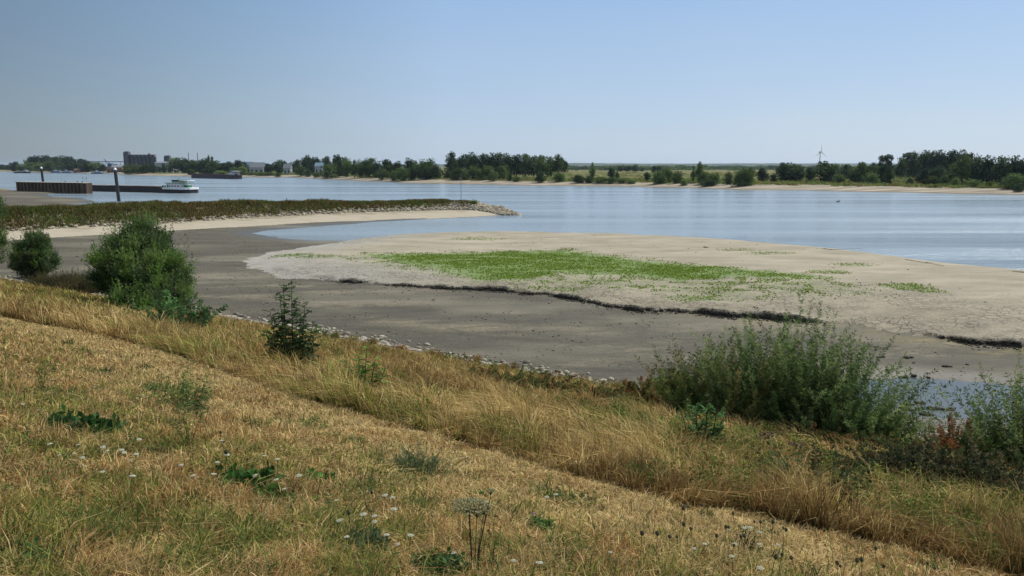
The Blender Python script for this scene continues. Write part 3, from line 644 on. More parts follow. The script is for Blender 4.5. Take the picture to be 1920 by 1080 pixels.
def fine_weeds():
    # thin wiry green weeds growing through the mown turf
    x, y, r = sample_fan(900, 3.6, 26); n, u = nu(x, y); de = edge_n(u)-n
    k = (de > .5) & (rng.random(len(x)) < np.clip((fbm(x*.8+3, y*.8, 3)-.3)*3, .1, 1)*(.25+.75*sstep(.8, 4, de))); cx, cy = x[k], y[k]; z = terrain(cx, cy)
    m = 34; i = np.repeat(np.arange(len(cx)), m); N = len(i); sz = rng.uniform(.05, .17, len(cx))[i]
    px_ = cx[i]+rng.normal(size=N)*sz*.8; py_ = cy[i]+rng.normal(size=N)*sz*.7; h = rng.uniform(.04, .24, N)*(.5+sz*4)
    cc = pal([(.07, .11, .03), (.10, .14, .035), (.045, .075, .025), (.17, .19, .05)], len(cx), .3)[i]*(.8+.4*rng.random((N, 1)))
    V, q, t, c5 = blades(np.stack([px_, py_, z[i]-.01], 1), h, .006+.0009*np.hypot(px_, py_), rng.normal(size=(N, 2))*h[:, None]*.6, cc, .7)
    lp = np.stack([px_, py_, z[i]+h*.6*rng.random(N)], 1); d_ = unit(N); d_[:, 2] = np.abs(d_[:, 2])*.6
    V2, q2, c2 = leaf_quads(lp, d_, .05*(.6+.8*rng.random(N)), .016, cc*1.1)
    me = np_mesh('fine_weeds', np.concatenate([V, V2]), np.concatenate([q, q2+len(V)]), t, np.concatenate([c5, c2]))
    tag(link('fine_weeds', me, M_grass), 'thin wiry green weeds scattered through the mown dry turf', 'weeds', kind='stuff')
fine_weeds()
def tall():
    x, y, r = sample_fan(760000, 7, 120, 46)
    # gather two thirds of the stems into tufts
    cs = .55; ix, iy = np.floor(x/cs), np.floor(y/cs); hx = _tab[(ix.astype(int)*7) & 255, (iy.astype(int)*13) & 255]; hy = _tab[(ix.astype(int)*11+5) & 255, (iy.astype(int)*3+9) & 255]
    g = rng.random(len(x)) < .6; q = .55
    x = np.where(g, x*(1-q)+(ix+hx)*cs*q, x); y = np.where(g, y*(1-q)+(iy+hy)*cs*q, y)
    n, u = nu(x, y); e = edge_n(u)+(fbm(x*1.5, y*1.5, 2)-.5)*.6
    lim = TOE-1.6+(fbm(x*.25, y*.25+8, 3)-.5)*3.0
    k = (n > e) & (n < lim); x, y, r, n, u, e, lim = [v[k] for v in (x, y, r, n, u, e, lim)]
    z = terrain(x, y); N = len(x)
    f1 = fbm(x*.45, y*.45, 4); f2 = fbm(x*1.1+9, y*1.1+4, 3); f3 = fbm(x*.35+40, y*.35, 4); f4 = fbm(x*.9+70, y*.9, 3); f5 = fbm(x*.18+20, y*.18+3, 3)
    tl = lim-n
    h = (.22+.5*rng.random(N)**1.5)*(.1+1.65*f2**1.3)*(.65+.7*f5)
    h = h*np.clip(.28+tl/11, .28, 1)*(1+.2*sstep(3.5, .3, n-e))*(1+.25*sstep(-5, -14, x)*sstep(6, 1, n-e))
    low = rng.random(N) < .3; h = np.where(low, h*.4, h)
    wd = .0028+.0010*r*(.4+.6*rng.random(N))
    lx = -.2+2.6*(f1-.5); ly = -.1+2.8*(f4-.5)
    lean = (np.stack([lx, ly], 1)+rng.normal(size=(N, 2))*.5)*h[:, None]
    straw = pal([(.42, .31, .125), (.34, .245, .09), (.53, .41, .18), (.24, .155, .06), (.15, .085, .032), (.62, .50, .25)], N, .25, [.26, .22, .14, .18, .14, .06])
    grn = pal([(.11, .14, .03), (.18, .20, .045), (.06, .085, .022), (.27, .28, .06)], N, .3)
    rust = pal([(.20, .12, .045), (.28, .18, .07), (.13, .085, .035)], N, .3)
    pg = np.clip((f3-.49)*4, 0.05, .6)
    pg = np.where(tl < 6, np.maximum(pg, np.clip(.2+1.2*(f5-.3), 0, .85)), pg)
    pg = np.maximum(pg, sstep(3, 9, x)*sstep(22, 10, n)*(.35+.6*f4)); pg = np.maximum(pg, sstep(-16, -24, x)*(.25+.6*f3))
    c = np.where((rng.random(N) < pg)[:, None], grn, straw)
    pr = np.clip((f1-.48)*4, 0, .6)+sstep(1.6, .2, n-e)*.22+np.clip(sstep(8, 3, tl)*(f4-.45)*4, 0, .7)
    c = np.where((rng.random(N) < pr)[:, None], rust, c)*(.65+.95*fbm(x*2.2, y*2.2+7, 2))[:, None]
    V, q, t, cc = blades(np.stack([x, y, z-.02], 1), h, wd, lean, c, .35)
    tag(link('tall_grass', np_mesh('tall_grass', V, q, t, cc), M_grass), 'tall uncut dry grass covering the lower embankment down to the stones', 'grass', kind='stuff')
tall()
def leafy_cover():
    # low leafy plants between the grass stems: rusty by the stones, green at the lower right
    C_, S_, H_, K_ = [], [], [], []
    for i in range(1500):
        r_ = 9*(60/9)**rng.random(); a = R(rng.uniform(-40, 42)); x, y = r_*math.sin(a), r_*math.cos(a); n, u = nu(x, y)
        if n > TOE-1.2 or n < float(edge_n(u))+.5: continue
        near_toe = TOE-n < 7 and u > -40; right = x > 1.5 and n < 24; f = float(fbm(np.array([x*.5]), np.array([y*.5]), 3)[0])
        pr = (.85 if near_toe else 0)+(.8 if right else 0)+.10
        if rng.random() > pr*(.4+1.2*f): continue
        C_.append((x, y, hz(x, y))); S_.append(rng.uniform(.15, .5) if right else rng.uniform(.2, .8)); H_.append(rng.uniform(.15, .55)); K_.append(0 if near_toe and rng.random() < .5 else 1)
    C_, S_, H_, K_ = map(np.array, (C_, S_, H_, K_)); m = 190; i = np.repeat(np.arange(len(C_)), m); N = len(i); d = unit(N); rr = rng.random(N)**.5
    pos = C_[i]+np.stack([d[:, 0]*S_[i]*rr, d[:, 1]*S_[i]*rr, np.abs(d[:, 2])*H_[i]*rr+.03], 1)
    cc = np.where((K_ == 0)[:, None], pal([(.19, .09, .03), (.16, .13, .04), (.24, .14, .045), (.12, .12, .035)], len(C_), .25), pal([(.13, .16, .035), (.10, .14, .03), (.20, .21, .05), (.07, .10, .025)], len(C_), .25))[i]*(.7+.6*rng.random((N, 1)))
    dist = np.hypot(pos[:, 0], pos[:, 1]); dd = unit(N); dd[:, 2] = np.abs(dd[:, 2])
    V, q, c = leaf_quads(pos, dd, (.035+.0018*dist)*(.7+.6*rng.random(N)), .016+.0010*dist, cc)
    tag(link('leafy_growth', np_mesh('leafy_growth', V, q, col=c), M_leaf), 'low green and rusty leafy growth between the tall dry grass', 'undergrowth', kind='stuff')
leafy_cover()
def mole_grass():
    cl = np.array(CL); N = 150000
    t = rng.random(N)*7.1; i = t.astype(int); f = t-i; c = cl[i]*(1-f)[:, None]+cl[i+1]*f[:, None]
    x = c[:, 0]+rng.uniform(-14, 14, N); y = c[:, 1]+rng.uniform(-14, 14, N)
    z, reg, q = terrain(x, y, True)
    lowlim = np.interp(x, [-110, -90, -60, -30, -14, -9], [1.0, 1.0, 1.35, 1.55, 1.9, 2.6])+.9*(fbm(x*.25, y*.25, 3)-.5)
    k = (reg == 3) & (z > lowlim); x, y, z = x[k], y[k], z[k]; N = len(x)
    f1 = fbm(x*.12, y*.12, 3); f2 = fbm(x*.3+4, y*.3, 3)
    h = (.3+.6*rng.random(N))*(.5+f2); cc0 = pal([(.12, .10, .032), (.07, .062, .02), (.19, .15, .05)], N, .3)
    g = pal([(.09, .125, .025), (.13, .17, .032), (.05, .075, .018)], N, .3)
    red = pal([(.15, .085, .04), (.12, .08, .035)], N)
    cc = np.where((rng.random(N) < np.clip((f1-.3)*2.2, .1, .85))[:, None], g, cc0)
    cc = np.where((rng.random(N) < np.clip((f2-.5)*2, 0, .4))[:, None], red, cc)
    top = z > 3.3; h = np.where(top & (f1 > .5), h*1.5, h)
    V, qd, tr, c5 = blades(np.stack([x, y, z-.05], 1), h, .10+.12*rng.random(N), rng.normal(size=(N, 2))*.35*h[:, None], cc, .5)
    tag(link('mole_growth', np_mesh('mole_growth', V, qd, tr, c5), M_grass), 'green and brown weeds covering the top of the stone mole', 'weeds', kind='stuff')
mole_grass()
def bar_growth():
    x = rng.uniform(-42, 50, 330000); y = rng.uniform(66, 132, 330000)
    z, reg, q = terrain(x, y, True)
    gp = [G(*k, 1.2) for k in [(690, 479), (740, 479), (870, 477), (1060, 472), (1120, 480), (1200, 492), (1330, 502), (1450, 512), (1545, 523), (1480, 524), (1380, 520), (1270, 528), (1180, 518), (1060, 514), (980, 528), (900, 524), (800, 503), (720, 487)]]
    d = sdist(x, y, gp)+(fbm(x*.25, y*.25, 4)-.5)*9
    pr = sstep(-1.5, 3.0, d)*np.clip((fbm(x*.35+3, y*.6, 4)-.25)*2.6, .12, 1)
    gp2 = [G(*k, 1.2) for k in [(620, 480), (720, 474), (1060, 468), (1300, 495), (1560, 520), (1700, 560), (1500, 560), (1400, 570), (1250, 555), (1000, 545), (850, 520), (740, 510), (640, 492)]]
    pr = np.maximum(pr, sstep(-1, 4, sdist(x, y, gp2))*np.clip((fbm(x*.8, y*.8, 4)-.46)*2.2, 0, .5))
    for (px, py, rr, s) in [(1690, 540, 2.0, .55), (1715, 546, 1.8, .5), (1745, 551, 1.5, .35), (1600, 500, 2.2, .25), (1440, 478, 2.6, .16), (1385, 472, 2.6, .14), (1555, 515, 2.0, .45), (545, 480, 2.4, .35), (600, 484, 3., .25), (1310, 560, 2.2, .35), (900, 451, 3.6, .14)]:
        c = G(px, py, 1.1); pr = np.maximum(pr, s*sstep(rr, rr*.3, np.hypot((x-c[0])*.6, y-c[1]))*(.4+fbm(x, y, 2)))
    k = (rng.random(len(x)) < pr) & (reg == 2); x, y, z = x[k], y[k], z[k]; N = len(x)
    c = pal([(.17, .27, .03), (.22, .32, .04), (.12, .19, .03), (.26, .33, .06)], N, .25)
    h = .05+.12*rng.random(N)
    V, qd, tr, c5 = blades(np.stack([x, y, z-.01], 1), h, .09+.09*rng.random(N), rng.normal(size=(N, 2))*.08, c, .7)
    tag(link('green_growth', np_mesh('green_growth', V, qd, tr, c5), M_grass), 'bright green low plants spreading over the dry sand bar', 'plants', kind='stuff')
bar_growth()

# ------------------------------------------------------------------ stones and clods
ICO = bmesh.new(); bmesh.ops.create_icosphere(ICO, subdivisions=1, radius=1.)
IV = np.array([v.co[:] for v in ICO.verts]); IF = np.array([[v.index for v in f.verts] for f in ICO.faces]); ICO.free()
def rocks(name, pos, size, col, mat, flat=.6):
    n = len(pos); m = len(IV)
    s = size[:, None, None]*(1+.0*IV[None])*np.array([1, 1, flat])[None, None]*(.65+.7*rng.random((n, 1, 3)))
    J = IV[None]*(1+.35*(rng.random((n, m, 1))-.5))
    a = rng.random(n)*6.28; ca, sa = np.cos(a)[:, None], np.sin(a)[:, None]
    Q = J*s; X = Q[..., 0]*ca-Q[..., 1]*sa; Y = Q[..., 0]*sa+Q[..., 1]*ca
    V = np.stack([X, Y, Q[..., 2]], 2)+pos[:, None]
    f = (IF[None]+np.arange(n)[:, None, None]*m).reshape(-1, 3)
    return np_mesh(name, V.reshape(-1, 3), tris=f, col=np.repeat(col, m, 0))
def m_rock():
    t = NT('rock'); c = t.attr('Col').outputs['Color']; b = t.noise(t.pos(), 5, 5, .7)
    return t.finish(t.mix(t.math('MULTIPLY', b, .5), c, (.12, .11, .09)), .9, t.bump(b, .05), spec=.2)
M_rock = m_rock()
def riprap():
    cl = np.array(CL); N = 26000
    t = rng.random(N)*9; i = np.minimum(t.astype(int), 8); f = t-i; c = cl[i]*(1-f)[:, None]+cl[i+1]*f[:, None]
    x = c[:, 0]+rng.uniform(-14, 14, N); y = c[:, 1]+rng.uniform(-14, 14, N)
    z, reg, q = terrain(x, y, True)
    hi = np.interp(x, [-110, -60, -30, -14, -8], [1.5, 1.8, 2.2, 2.8, 9])+.6*(fbm(x*.3, y*.3, 3)-.5)
    k = (reg == 3) & (z > .62+.2*(fbm(x, y, 2)-.5)) & (z < hi); k |= (x > -8) & (z > -.2) & (reg == 3)
    x, y, z = x[k], y[k], z[k]; N = len(x)
    col = pal([(.34, .30, .22), (.26, .23, .17), (.42, .37, .28), (.15, .13, .10)], N, .2)
    tag(link('riprap', rocks('riprap', np.stack([x, y, z+.05], 1), .22+.28*rng.random(N), col, None), M_rock), 'pale boulders piled on the slope and tip of the mole', 'stones', kind='stuff')
riprap()
def toe_stones():
    N = 11000; u = rng.uniform(-150, 12, N); n = TOE-1.0+rng.random(N)*np.where(rng.random(N) < .8, 2.6, 3.6)+(fbm(u*.2, u*0, 2)-.5)*1.2
    n += np.interp(u, [-60, -50, -40, -20, 10], [0, .6, .5, .2, 0])
    x = n*NX+u*NY; y = n*NY-u*NX; z = terrain(x, y)
    k = rng.random(N) < np.clip((fbm(x*.4, y*.4, 3)-.2)*2.2, .2, 1); k &= z > .36; x, y, z = x[k], y[k], z[k]; N = len(x)
    col = pal([(.30, .275, .215), (.24, .22, .17), (.38, .35, .28), (.15, .135, .10)], N, .2)
    tag(link('bank_stones', rocks('bank_stones', np.stack([x, y, z+.02], 1), .09+.22*rng.random(N)**2.2, col, None, .55), M_rock), 'band of pale loose stones along the foot of the embankment', 'stones', kind='stuff')
toe_stones()
def ledge():
    # dark broken edge of the sand bar: overhanging crumbs and fallen clods
    bp = np.array(BAR[2:19]); L = np.cumsum([0]+[float(np.hypot(*(bp[i+1]-bp[i]))) for i in range(len(bp)-1)])
    N = 12000; t = rng.random(N)*L[-1]; x = np.interp(t, L, bp[:, 0]); y = np.interp(t, L, bp[:, 1])
    # find the real edge (dB = 0) by walking away from the viewer
    best = np.full(N, 9.); bx, by = x.copy(), y.copy()
    for o in np.linspace(-2.2, 2.2, 45):
        zz, rg, q = terrain(x, y+o, True); m = np.abs(q['dB']-.15); k = m < best; best = np.where(k, m, best); bx = np.where(k, x, bx); by = np.where(k, y+o, by)
    x, y = bx, by; _, _, q = terrain(x, y, True); cl = q['cl']*(q['steep'] < 1.2)
    k = rng.random(N) < np.clip(cl*3.2-.7, .0, 1); x, y, cl = x[k], y[k], cl[k]; N = len(x)
    off = rng.normal(size=N)*.09-.1; fallen = rng.random(N) < .13; off = np.where(fallen, -.3-rng.random(N)*1.1, off)
    y = y+off; z = terrain(x, y); zt = np.where(fallen, z+.02, .5+rng.random(N)*cl*.75)
    col = pal([(.035, .032, .026), (.05, .045, .036), (.028, .026, .022), (.07, .062, .05)], N, .2)  # near-black mud tones; the ledge's shaded side is part of this colour
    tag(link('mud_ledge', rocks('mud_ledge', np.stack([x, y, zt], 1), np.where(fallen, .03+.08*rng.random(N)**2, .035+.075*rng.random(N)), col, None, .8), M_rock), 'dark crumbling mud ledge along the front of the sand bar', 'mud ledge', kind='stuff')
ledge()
def flat_specks():
    N = 22000; x = rng.uniform(-45, 45, N); y = rng.uniform(38, 135, N); z, reg, q = terrain(x, y, True)
    pr = np.where(reg == 1, np.clip((fbm(x*.25, y*.4, 4)-.45)*4, .04, 1), .05)
    k = ((reg == 1) | (reg == 2)) & (rng.random(N) < pr) & (z > .1); x, y, z = x[k], y[k], z[k]; N = len(x)
    col = pal([(.06, .05, .04), (.09, .08, .06), (.18, .16, .12)], N, .2)
    tag(link('mud_crumbs', rocks('mud_crumbs', np.stack([x, y, z], 1), .04+.10*rng.random(N)**3, col, None, .5), M_rock), 'small dark crumbs and debris scattered over the grey mud flat', 'debris', kind='stuff')
flat_specks()
def shore_debris():
    N = 5000; lp = np.array(LAND[3:13]); L = np.cumsum([0]+[float(np.hypot(*(lp[i+1]-lp[i]))) for i in range(len(lp)-1)]); t = rng.random(N)*L[-1]
    x = np.interp(t, L, lp[:, 0])+rng.normal(size=N)*.6; y = np.interp(t, L, lp[:, 1])+rng.normal(size=N)*1.1; z = terrain(x, y)
    k = (z > -.12) & (z < .22) & (rng.random(N) < np.clip((fbm(x*.15, y*.15, 3)-.35)*4, 0, 1)); x, y, z = x[k], y[k], z[k]; N = len(x)
    tag(link('shore_debris', rocks('shore_debris', np.stack([x, y, np.maximum(z, 0)+.02], 1), .06+.16*rng.random(N)**2, pal([(.05, .045, .035), (.10, .09, .07), (.16, .14, .11)], N, .2), None, .5), M_rock), 'dark pebbles and debris along the waterline of the sand bar', 'debris', kind='stuff')
shore_debris()
# clods by the puddle, and dark driftwood lines
clods = [(1703, 671, .3), (1664, 694, .26), (1694, 709, .2), (1712, 705, .2), (1692, 727, .22), (1740, 708, .12), (1776, 688, .26), (1725, 758, .28), (1710, 772, .2), (1748, 769, .28), (1770, 771, .24), (1782, 771, .24), (1732, 779, .34), (1706, 762, .18), (1722, 768, .16), (1648, 670, .2), (1713, 681, .12), (1812, 684, .15), (1324, 464, .35)]
for i, (px, py, s) in enumerate(clods):
    p = P(px, py); n_ = 5
    pos = np.array([[rng.normal()*s*.5, rng.normal()*s*.25, .02+.03*rng.random()] for _ in range(n_)])
    me = rocks('mud_clod', pos, s*(.35+.4*rng.random(n_)), pal([(.035, .03, .024), (.05, .042, .032)], n_), None, .5)
    zz = max(p.z, .40) if py > 690 else p.z
    zone = lambda q_: 'on the mud above the puddle' if q_ < 700 else ('in the upper half of the puddle' if q_ < 745 else 'at the near shore of the puddle')
    rank = sorted([c_[0] for c_ in clods[:18] if zone(c_[1]) == zone(py)]).index(px) if i < 18 else 0
    tag(link('mud_clod', me, M_rock, loc=(p.x, p.y, zz)), f'dark mud clod, {ORD[rank]} {zone(py)}' if i < 18 else 'single dark lump on the pale sand near the water', 'clod', 'dark clods around the puddle' if i < 18 else None)
for i, (pts, lb) in enumerate([([(1545, 467), (1560, 469), (1580, 468.5), (1612, 470)], 'thin dark driftwood line in the shallows off the sand bar'),
                               ([(1898, 510), (1925, 512.5), (1960, 515)], 'dark driftwood at the right end of the sand bar shoreline'),
                               ([(1640, 656), (1656, 655), (1672, 656)], 'thin dark stick lying on the mud behind the big willow'),
                               ([(1700, 488), (1735, 494), (1770, 499)], 'line of dark debris along the waterline of the sand bar')]):
    m = MB(); w0 = [P(*q_) for q_ in pts]; w0 = [v+Vector((0, 0, .08 if v.z > 0 else .08-v.z)) for v in w0]; o0 = w0[0].copy()
    m.path([v-o0+Vector((rng.normal()*.15, rng.normal()*.3, 0)) for v in w0], .035, .02, 5)
    for k in range(3):
        a_ = w0[1]-o0; m.path([a_, a_+Vector((rng.uniform(-1.5, 1.5), rng.uniform(.5, 1.5), .05))], .025, .012, 4)
    tag(m.build('driftwood', paint('wet_wood', (.05, .04, .03), .8), loc=o0), lb, 'driftwood')

# ------------------------------------------------------------------ shrubs
def shoots_plant(n, base_r, L, spread, nl, ll, lw, cols, up=1., bend=.25, t0=.15, seed=None, lean=(0, 0), colw=None, droop=0., stem_r=.012, leaf_ang=.7, pnn=False):
    """returns stems MB data + leaf arrays in local space"""
    az = rng.random(n)*6.283; rr = np.sqrt(rng.random(n))
    B = np.stack([np.cos(az)*rr*base_r[0], np.sin(az)*rr*base_r[1], np.zeros(n)], 1)
    D = np.stack([np.cos(az)*rr*spread+lean[0]+rng.normal(size=n)*.12, np.sin(az)*rr*spread+lean[1]+rng.normal(size=n)*.12, np.full(n, up)], 1); D /= np.linalg.norm(D, axis=1, keepdims=True)
    Ls = rng.uniform(L[0], L[1], n)*(1-.3*rr)
    Bd = rng.normal(size=(n, 3))*bend*np.array([1, 1, .2]); Bd[:, 2] -= droop
    def pt(i, t): return B[i]+(D[i]*t[:, None]+Bd[i]*(t**2)[:, None])*Ls[i][:, None]
    i = np.repeat(np.arange(n), nl); N = len(i); t = t0+(1-t0)*rng.random(N)**.8
    pos = pt(i, t); tan = D[i]+2*Bd[i]*t[:, None]; tan /= np.linalg.norm(tan, axis=1, keepdims=True)
    side = np.cross(tan, unit(N)); side /= np.linalg.norm(side, axis=1, keepdims=True)+1e-9
    dr = tan*(1-leaf_ang)+side*leaf_ang; dr /= np.linalg.norm(dr, axis=1, keepdims=True)
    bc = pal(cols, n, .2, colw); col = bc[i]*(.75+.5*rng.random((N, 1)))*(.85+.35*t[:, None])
    szz = .7+.6*rng.random(N)
    V, q, c = leaf_quads(pos, dr, ll*szz*(1.1-.3*t), lw*szz, col)
    # stems: 3-sided ribbons over 4 knots
    ts = np.linspace(0, 1, 5); K = np.stack([pt(np.arange(n), np.full(n, k)) for k in ts], 1)
    ang = np.array([0, 2.094, 4.189]); ring = np.stack([np.cos(ang), np.sin(ang), ang*0], 1)
    rad = stem_r*(1-.8*ts)
    SV = K[:, :, None, :]+ring[None, None]*rad[None, :, None, None]
    SV = SV.reshape(-1, 3); qs = []
    for s in range(4):
        for a_ in range(3):
            b_ = (a_+1) % 3; o = np.arange(n)*15
            qs.append(np.stack([o+s*3+a_, o+s*3+b_, o+s*3+3+b_, o+s*3+3+a_], 1))
    return (V, q, c), (SV, np.concatenate(qs))
def join(parts):
    V, Q, C_ = [], [], []; b = 0
    for v, q, c in parts: V.append(v); Q.append(q+b); C_.append(c); b += len(v)
    return np.concatenate(V), np.concatenate(Q), np.concatenate(C_)
def joins(parts):
    V, Q = [], []; b = 0
    for v, q in parts: V.append(v); Q.append(q+b); b += len(v)
    return np.concatenate(V), np.concatenate(Q)
def shrub(name, label, cat, px, py, comps, stem_mat=None, group=None, dz=-.05):
    """comps: list of (dx,dy, kwargs)"""
    p = P(px, py); o = thing(name, label, cat, (p.x, p.y, p.z+dz), 0, group)
    Lf, St = [], []; big = {'willow': 1.24, 'shrub': 1.35, 'bramble': 1.08}.get(cat, 1.35 if name == 'leafy_weed' else 1)
    for dx, dy, kw in comps:
        kw = dict(kw, L=(kw['L'][0]*big, kw['L'][1]*big))
        (v, q, c), (sv, sq) = shoots_plant(**kw); off = np.array([dx, dy, hz(p.x+dx, p.y+dy)-p.z])
        Lf.append((v+off, q, c)); St.append((sv+off, sq))
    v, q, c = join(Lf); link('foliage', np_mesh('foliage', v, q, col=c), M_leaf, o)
    sv, sq = joins(St); link('stems', np_mesh('stems', sv, sq), stem_mat or M_stem, o)
    return o, p
WG = [(.075, .125, .04), (.12, .18, .055), (.19, .25, .09), (.04, .07, .024)]
def ball_bush(px, py, name, label, lobes, cols, leaf, n, stems=40):
    """rounded shrub: lobes = (dx, dy, zc, rx, rz)"""
    p = P(px, py); o = thing(name, label, 'bush', (p.x, p.y, p.z-.05)); parts = []; tot = sum(l[3]**2*l[4] for l in lobes)
    m = MB()
    for dx, dy, zc, rx, rz in lobes:
        k = int(n*(rx**2*rz)/tot); ncl = 110
        cd = unit(ncl)*(rng.random((ncl, 1))**.35); C_ = np.stack([dx+cd[:, 0]*rx*.86, dy+cd[:, 1]*rx*.86, zc+cd[:, 2]*rz*.86], 1); C_[:, 2] = np.maximum(C_[:, 2], .25)
        i = rng.integers(0, ncl, k); rad = (.16+.14*rng.random(ncl))*rx
        sh = unit(k); sh[:, 2] = np.abs(sh[:, 2])*.9+.05
        # short leafy twigs growing up and out from each clump
        tw = rng.random(k); cen = np.array([dx, dy, zc*.3]); out = C_[i]-cen; out /= np.linalg.norm(out, axis=1, keepdims=True)
        pos = C_[i]+(sh*.7+out*.5)*(rad[i]*tw)[:, None]*1.25; pos[:, 2] = np.maximum(pos[:, 2], .03)
        dr = sh*.5+out*.4+unit(k)*.6; dr /= np.linalg.norm(dr, axis=1, keepdims=True)
        base = pal(cols, ncl, .25); col = base[i]*(.75+.5*rng.random((k, 1)))
        parts.append(leaf_quads(pos, dr, leaf*(.7+.6*rng.random(k)), leaf*.36, col))
        for j in range(0, ncl, 2): m.path([(dx*.6+rng.normal()*.2, dy*.6+rng.normal()*.2, 0), tuple(np.array([dx, dy, zc*.5])*.5+C_[j]*.5), tuple(C_[j])], .04, .008, 4)
        top_ = np.where((cd[:, 2] > -.3) & (np.linalg.norm(cd, axis=1) > .7))[0]; ns = len(top_)*7; ii = np.repeat(top_, 7)
        b0 = C_[ii]+unit(ns)*(rad[ii]*.8)[:, None]; dv = (C_[ii]-cen); dv /= np.linalg.norm(dv, axis=1, keepdims=True); dv = dv*.6+np.array([0, 0, .55])+unit(ns)*.35; ln_ = rng.uniform(.5, 1.25, ns)*rx*.42
        tt = rng.random((ns, 16)); pos = (b0[:, None]+dv[:, None]*(tt*ln_[:, None])[..., None]).reshape(-1, 3); dd = np.repeat(dv, 16, 0)*.6+unit(ns*16)*.6; dd /= np.linalg.norm(dd, axis=1, keepdims=True)
        col = np.repeat(base[ii], 16, 0)*(.9+.5*rng.random((ns*16, 1))); parts.append(leaf_quads(pos, dd, leaf*(.6+.5*rng.random(ns*16)), leaf*.3, col))
    v, q, c = join(parts); link('foliage', np_mesh('foliage', v, q, col=c), M_leaf, o); m.build('stems', M_bark, o)
    return o
# big shrub on the left, its smaller neighbour, and the one cut by the picture edge
BG = [(.06, .10, .035), (.09, .14, .045), (.13, .195, .05), (.04, .065, .026), (.11, .15, .07)]
BG2 = [(.08, .15, .03), (.11, .20, .04), (.06, .105, .028)]
pA = P(270, 581); print('shrub', pA)
s_ = pA.y/F
ball_bush(270, 581, 'willow_bush', 'largest rounded willow bush standing left of centre above the mud flat',
          [(-18*s_, 2, 3.9, 2.1, 1.9), (-62*s_, 2, 2.1, 2.1, 2.1), (-8*s_, 0, 2.4, 2.9, 2.3), (45*s_, -1, 1.7, 2.3, 2.1), (80*s_, -3, .8, 1.6, 1.8), (35*s_, -4, .6, 1.7, 1.4), (60*s_, -5, .3, 1.3, 1.2)], BG+BG2, .17, 88000)
p0 = P(66, 522); print('b0', p0)
ball_bush(66, 522, 'willow_bush', 'small round willow bush left of the largest bush', [(0, 0, 2.3, 2.1, 2.6), (.5, 0, 3.7, 1.4, 1.6), (-1., 0, 1.5, 1.6, 1.7), (1.2, 0, 1.6, 1.6, 1.6)], BG+[(.05, .10, .03)], .19, 26000)
ball_bush(-38, 520, 'willow_bush', 'willow bush cut off by the left edge of the picture', [(0, 0, 3.0, 2.6, 3.4), (.5, 0, 6.0, 2.2, 2.4), (1.6, 0, 6.3, 1.3, 1.6)], BG, .19, 26000)
print('left', P(-38, 520))
ball_bush(120, 545, 'bramble', 'low dark bramble thicket between the small and the largest bush', [(0, 0, .4, 1.8, .9), (2.4, -1.2, .4, 2.0, .9), (-2.2, 1.0, .3, 1.8, .7), (4.0, -2.0, .3, 1.6, .7)], [(.06, .06, .028), (.085, .08, .03), (.05, .06, .03), (.09, .055, .03)], .14, 16000)
fr = dict(n=46, base_r=(.9, .6), L=(1.2, 2.4), spread=.8, nl=90, ll=.17, lw=.06, cols=[(.06, .13, .04), (.09, .18, .06), (.05, .09, .035)], up=1., bend=.3, t0=.1, droop=.2)
shrub('young_ash', 'bright green leafy sapling at the right foot of the largest bush', 'sapling', 335, 618, [(0, 0, fr)])
# pinnate saplings
def sapling(px, py, name, label, stems, cols, leaflen, seg=.085, wl=.05):
    p = P(px, py); o = thing(name, label, 'sapling', (p.x, p.y, p.z-.05)); parts = []; m = MB()
    for (dx, dy, h, ln) in stems:
        top = np.array([dx+ln, dy, h]); b = np.array([dx*.6, dy, 0]); k = max(6, int(h/seg*1.15)); m.path([tuple(b), tuple((b+top)/2+np.array([ln*.1, 0, 0])), tuple(top)], .022, .006, 5)
        for j in range(k*2):
            t = .04+.96*(j+rng.random())/(k*2); c0 = b+(top-b)*t; a = rng.random()*6.28; ll_ = leaflen*(1.0-.5*t)*rng.uniform(.45, 1.15)
            d = np.array([math.cos(a), math.sin(a), .45+rng.normal()*.35]); nl = 11; tt = np.linspace(.2, 1, nl)
            rach = c0+d[None]*tt[:, None]*ll_+np.array([0, 0, -.35])*(tt**2)[:, None]*ll_
            sd = np.cross(d, [0, 0, 1.]); sd /= np.linalg.norm(sd)
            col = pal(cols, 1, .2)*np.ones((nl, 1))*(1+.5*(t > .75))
            for sg in (1, -1):
                dd = sd[None]*sg+d[None]*.35+unit(nl)*.25; dd /= np.linalg.norm(dd, axis=1, keepdims=True)
                parts.append(leaf_quads(rach, dd, ll_*.34, wl*ll_/leaflen*1.1, col*(.8+.4*rng.random((nl, 1)))))
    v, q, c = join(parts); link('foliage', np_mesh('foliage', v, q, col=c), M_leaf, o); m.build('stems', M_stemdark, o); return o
ps = P(545, 690); k_ = ps.y/F; print('sap', ps)
sapling(545, 690, 'ash_sapling', 'dark slender ash sapling with several upright stems above the mud flat',
        [(-33*k_, 0, 118*k_, -2*k_), (-22*k_, .2, 150*k_, 3*k_), (-10*k_, -.1, 166*k_, 5*k_), (2*k_, .1, 175*k_, 5*k_), (8*k_, .3, 130*k_, 2*k_), (22*k_, 0, 112*k_, 2*k_), (30*k_, 0, 132*k_, 3*k_), (40*k_, .2, 85*k_, 2*k_), (48*k_, 0, 84*k_, 3*k_), (-42*k_, 0, 78*k_, -3*k_), (-20*k_, -.3, 75*k_, -5*k_), (15*k_, -.3, 80*k_, 2*k_), (35*k_, -.3, 66*k_, 2*k_), (-5*k_, -.3, 90*k_, 0), (-30*k_, -.2, 62*k_, 0), (46*k_, -.2, 50*k_, 4*k_)],
        [(.045, .080, .035), (.06, .10, .04), (.035, .06, .03), (.09, .15, .045)], .32)
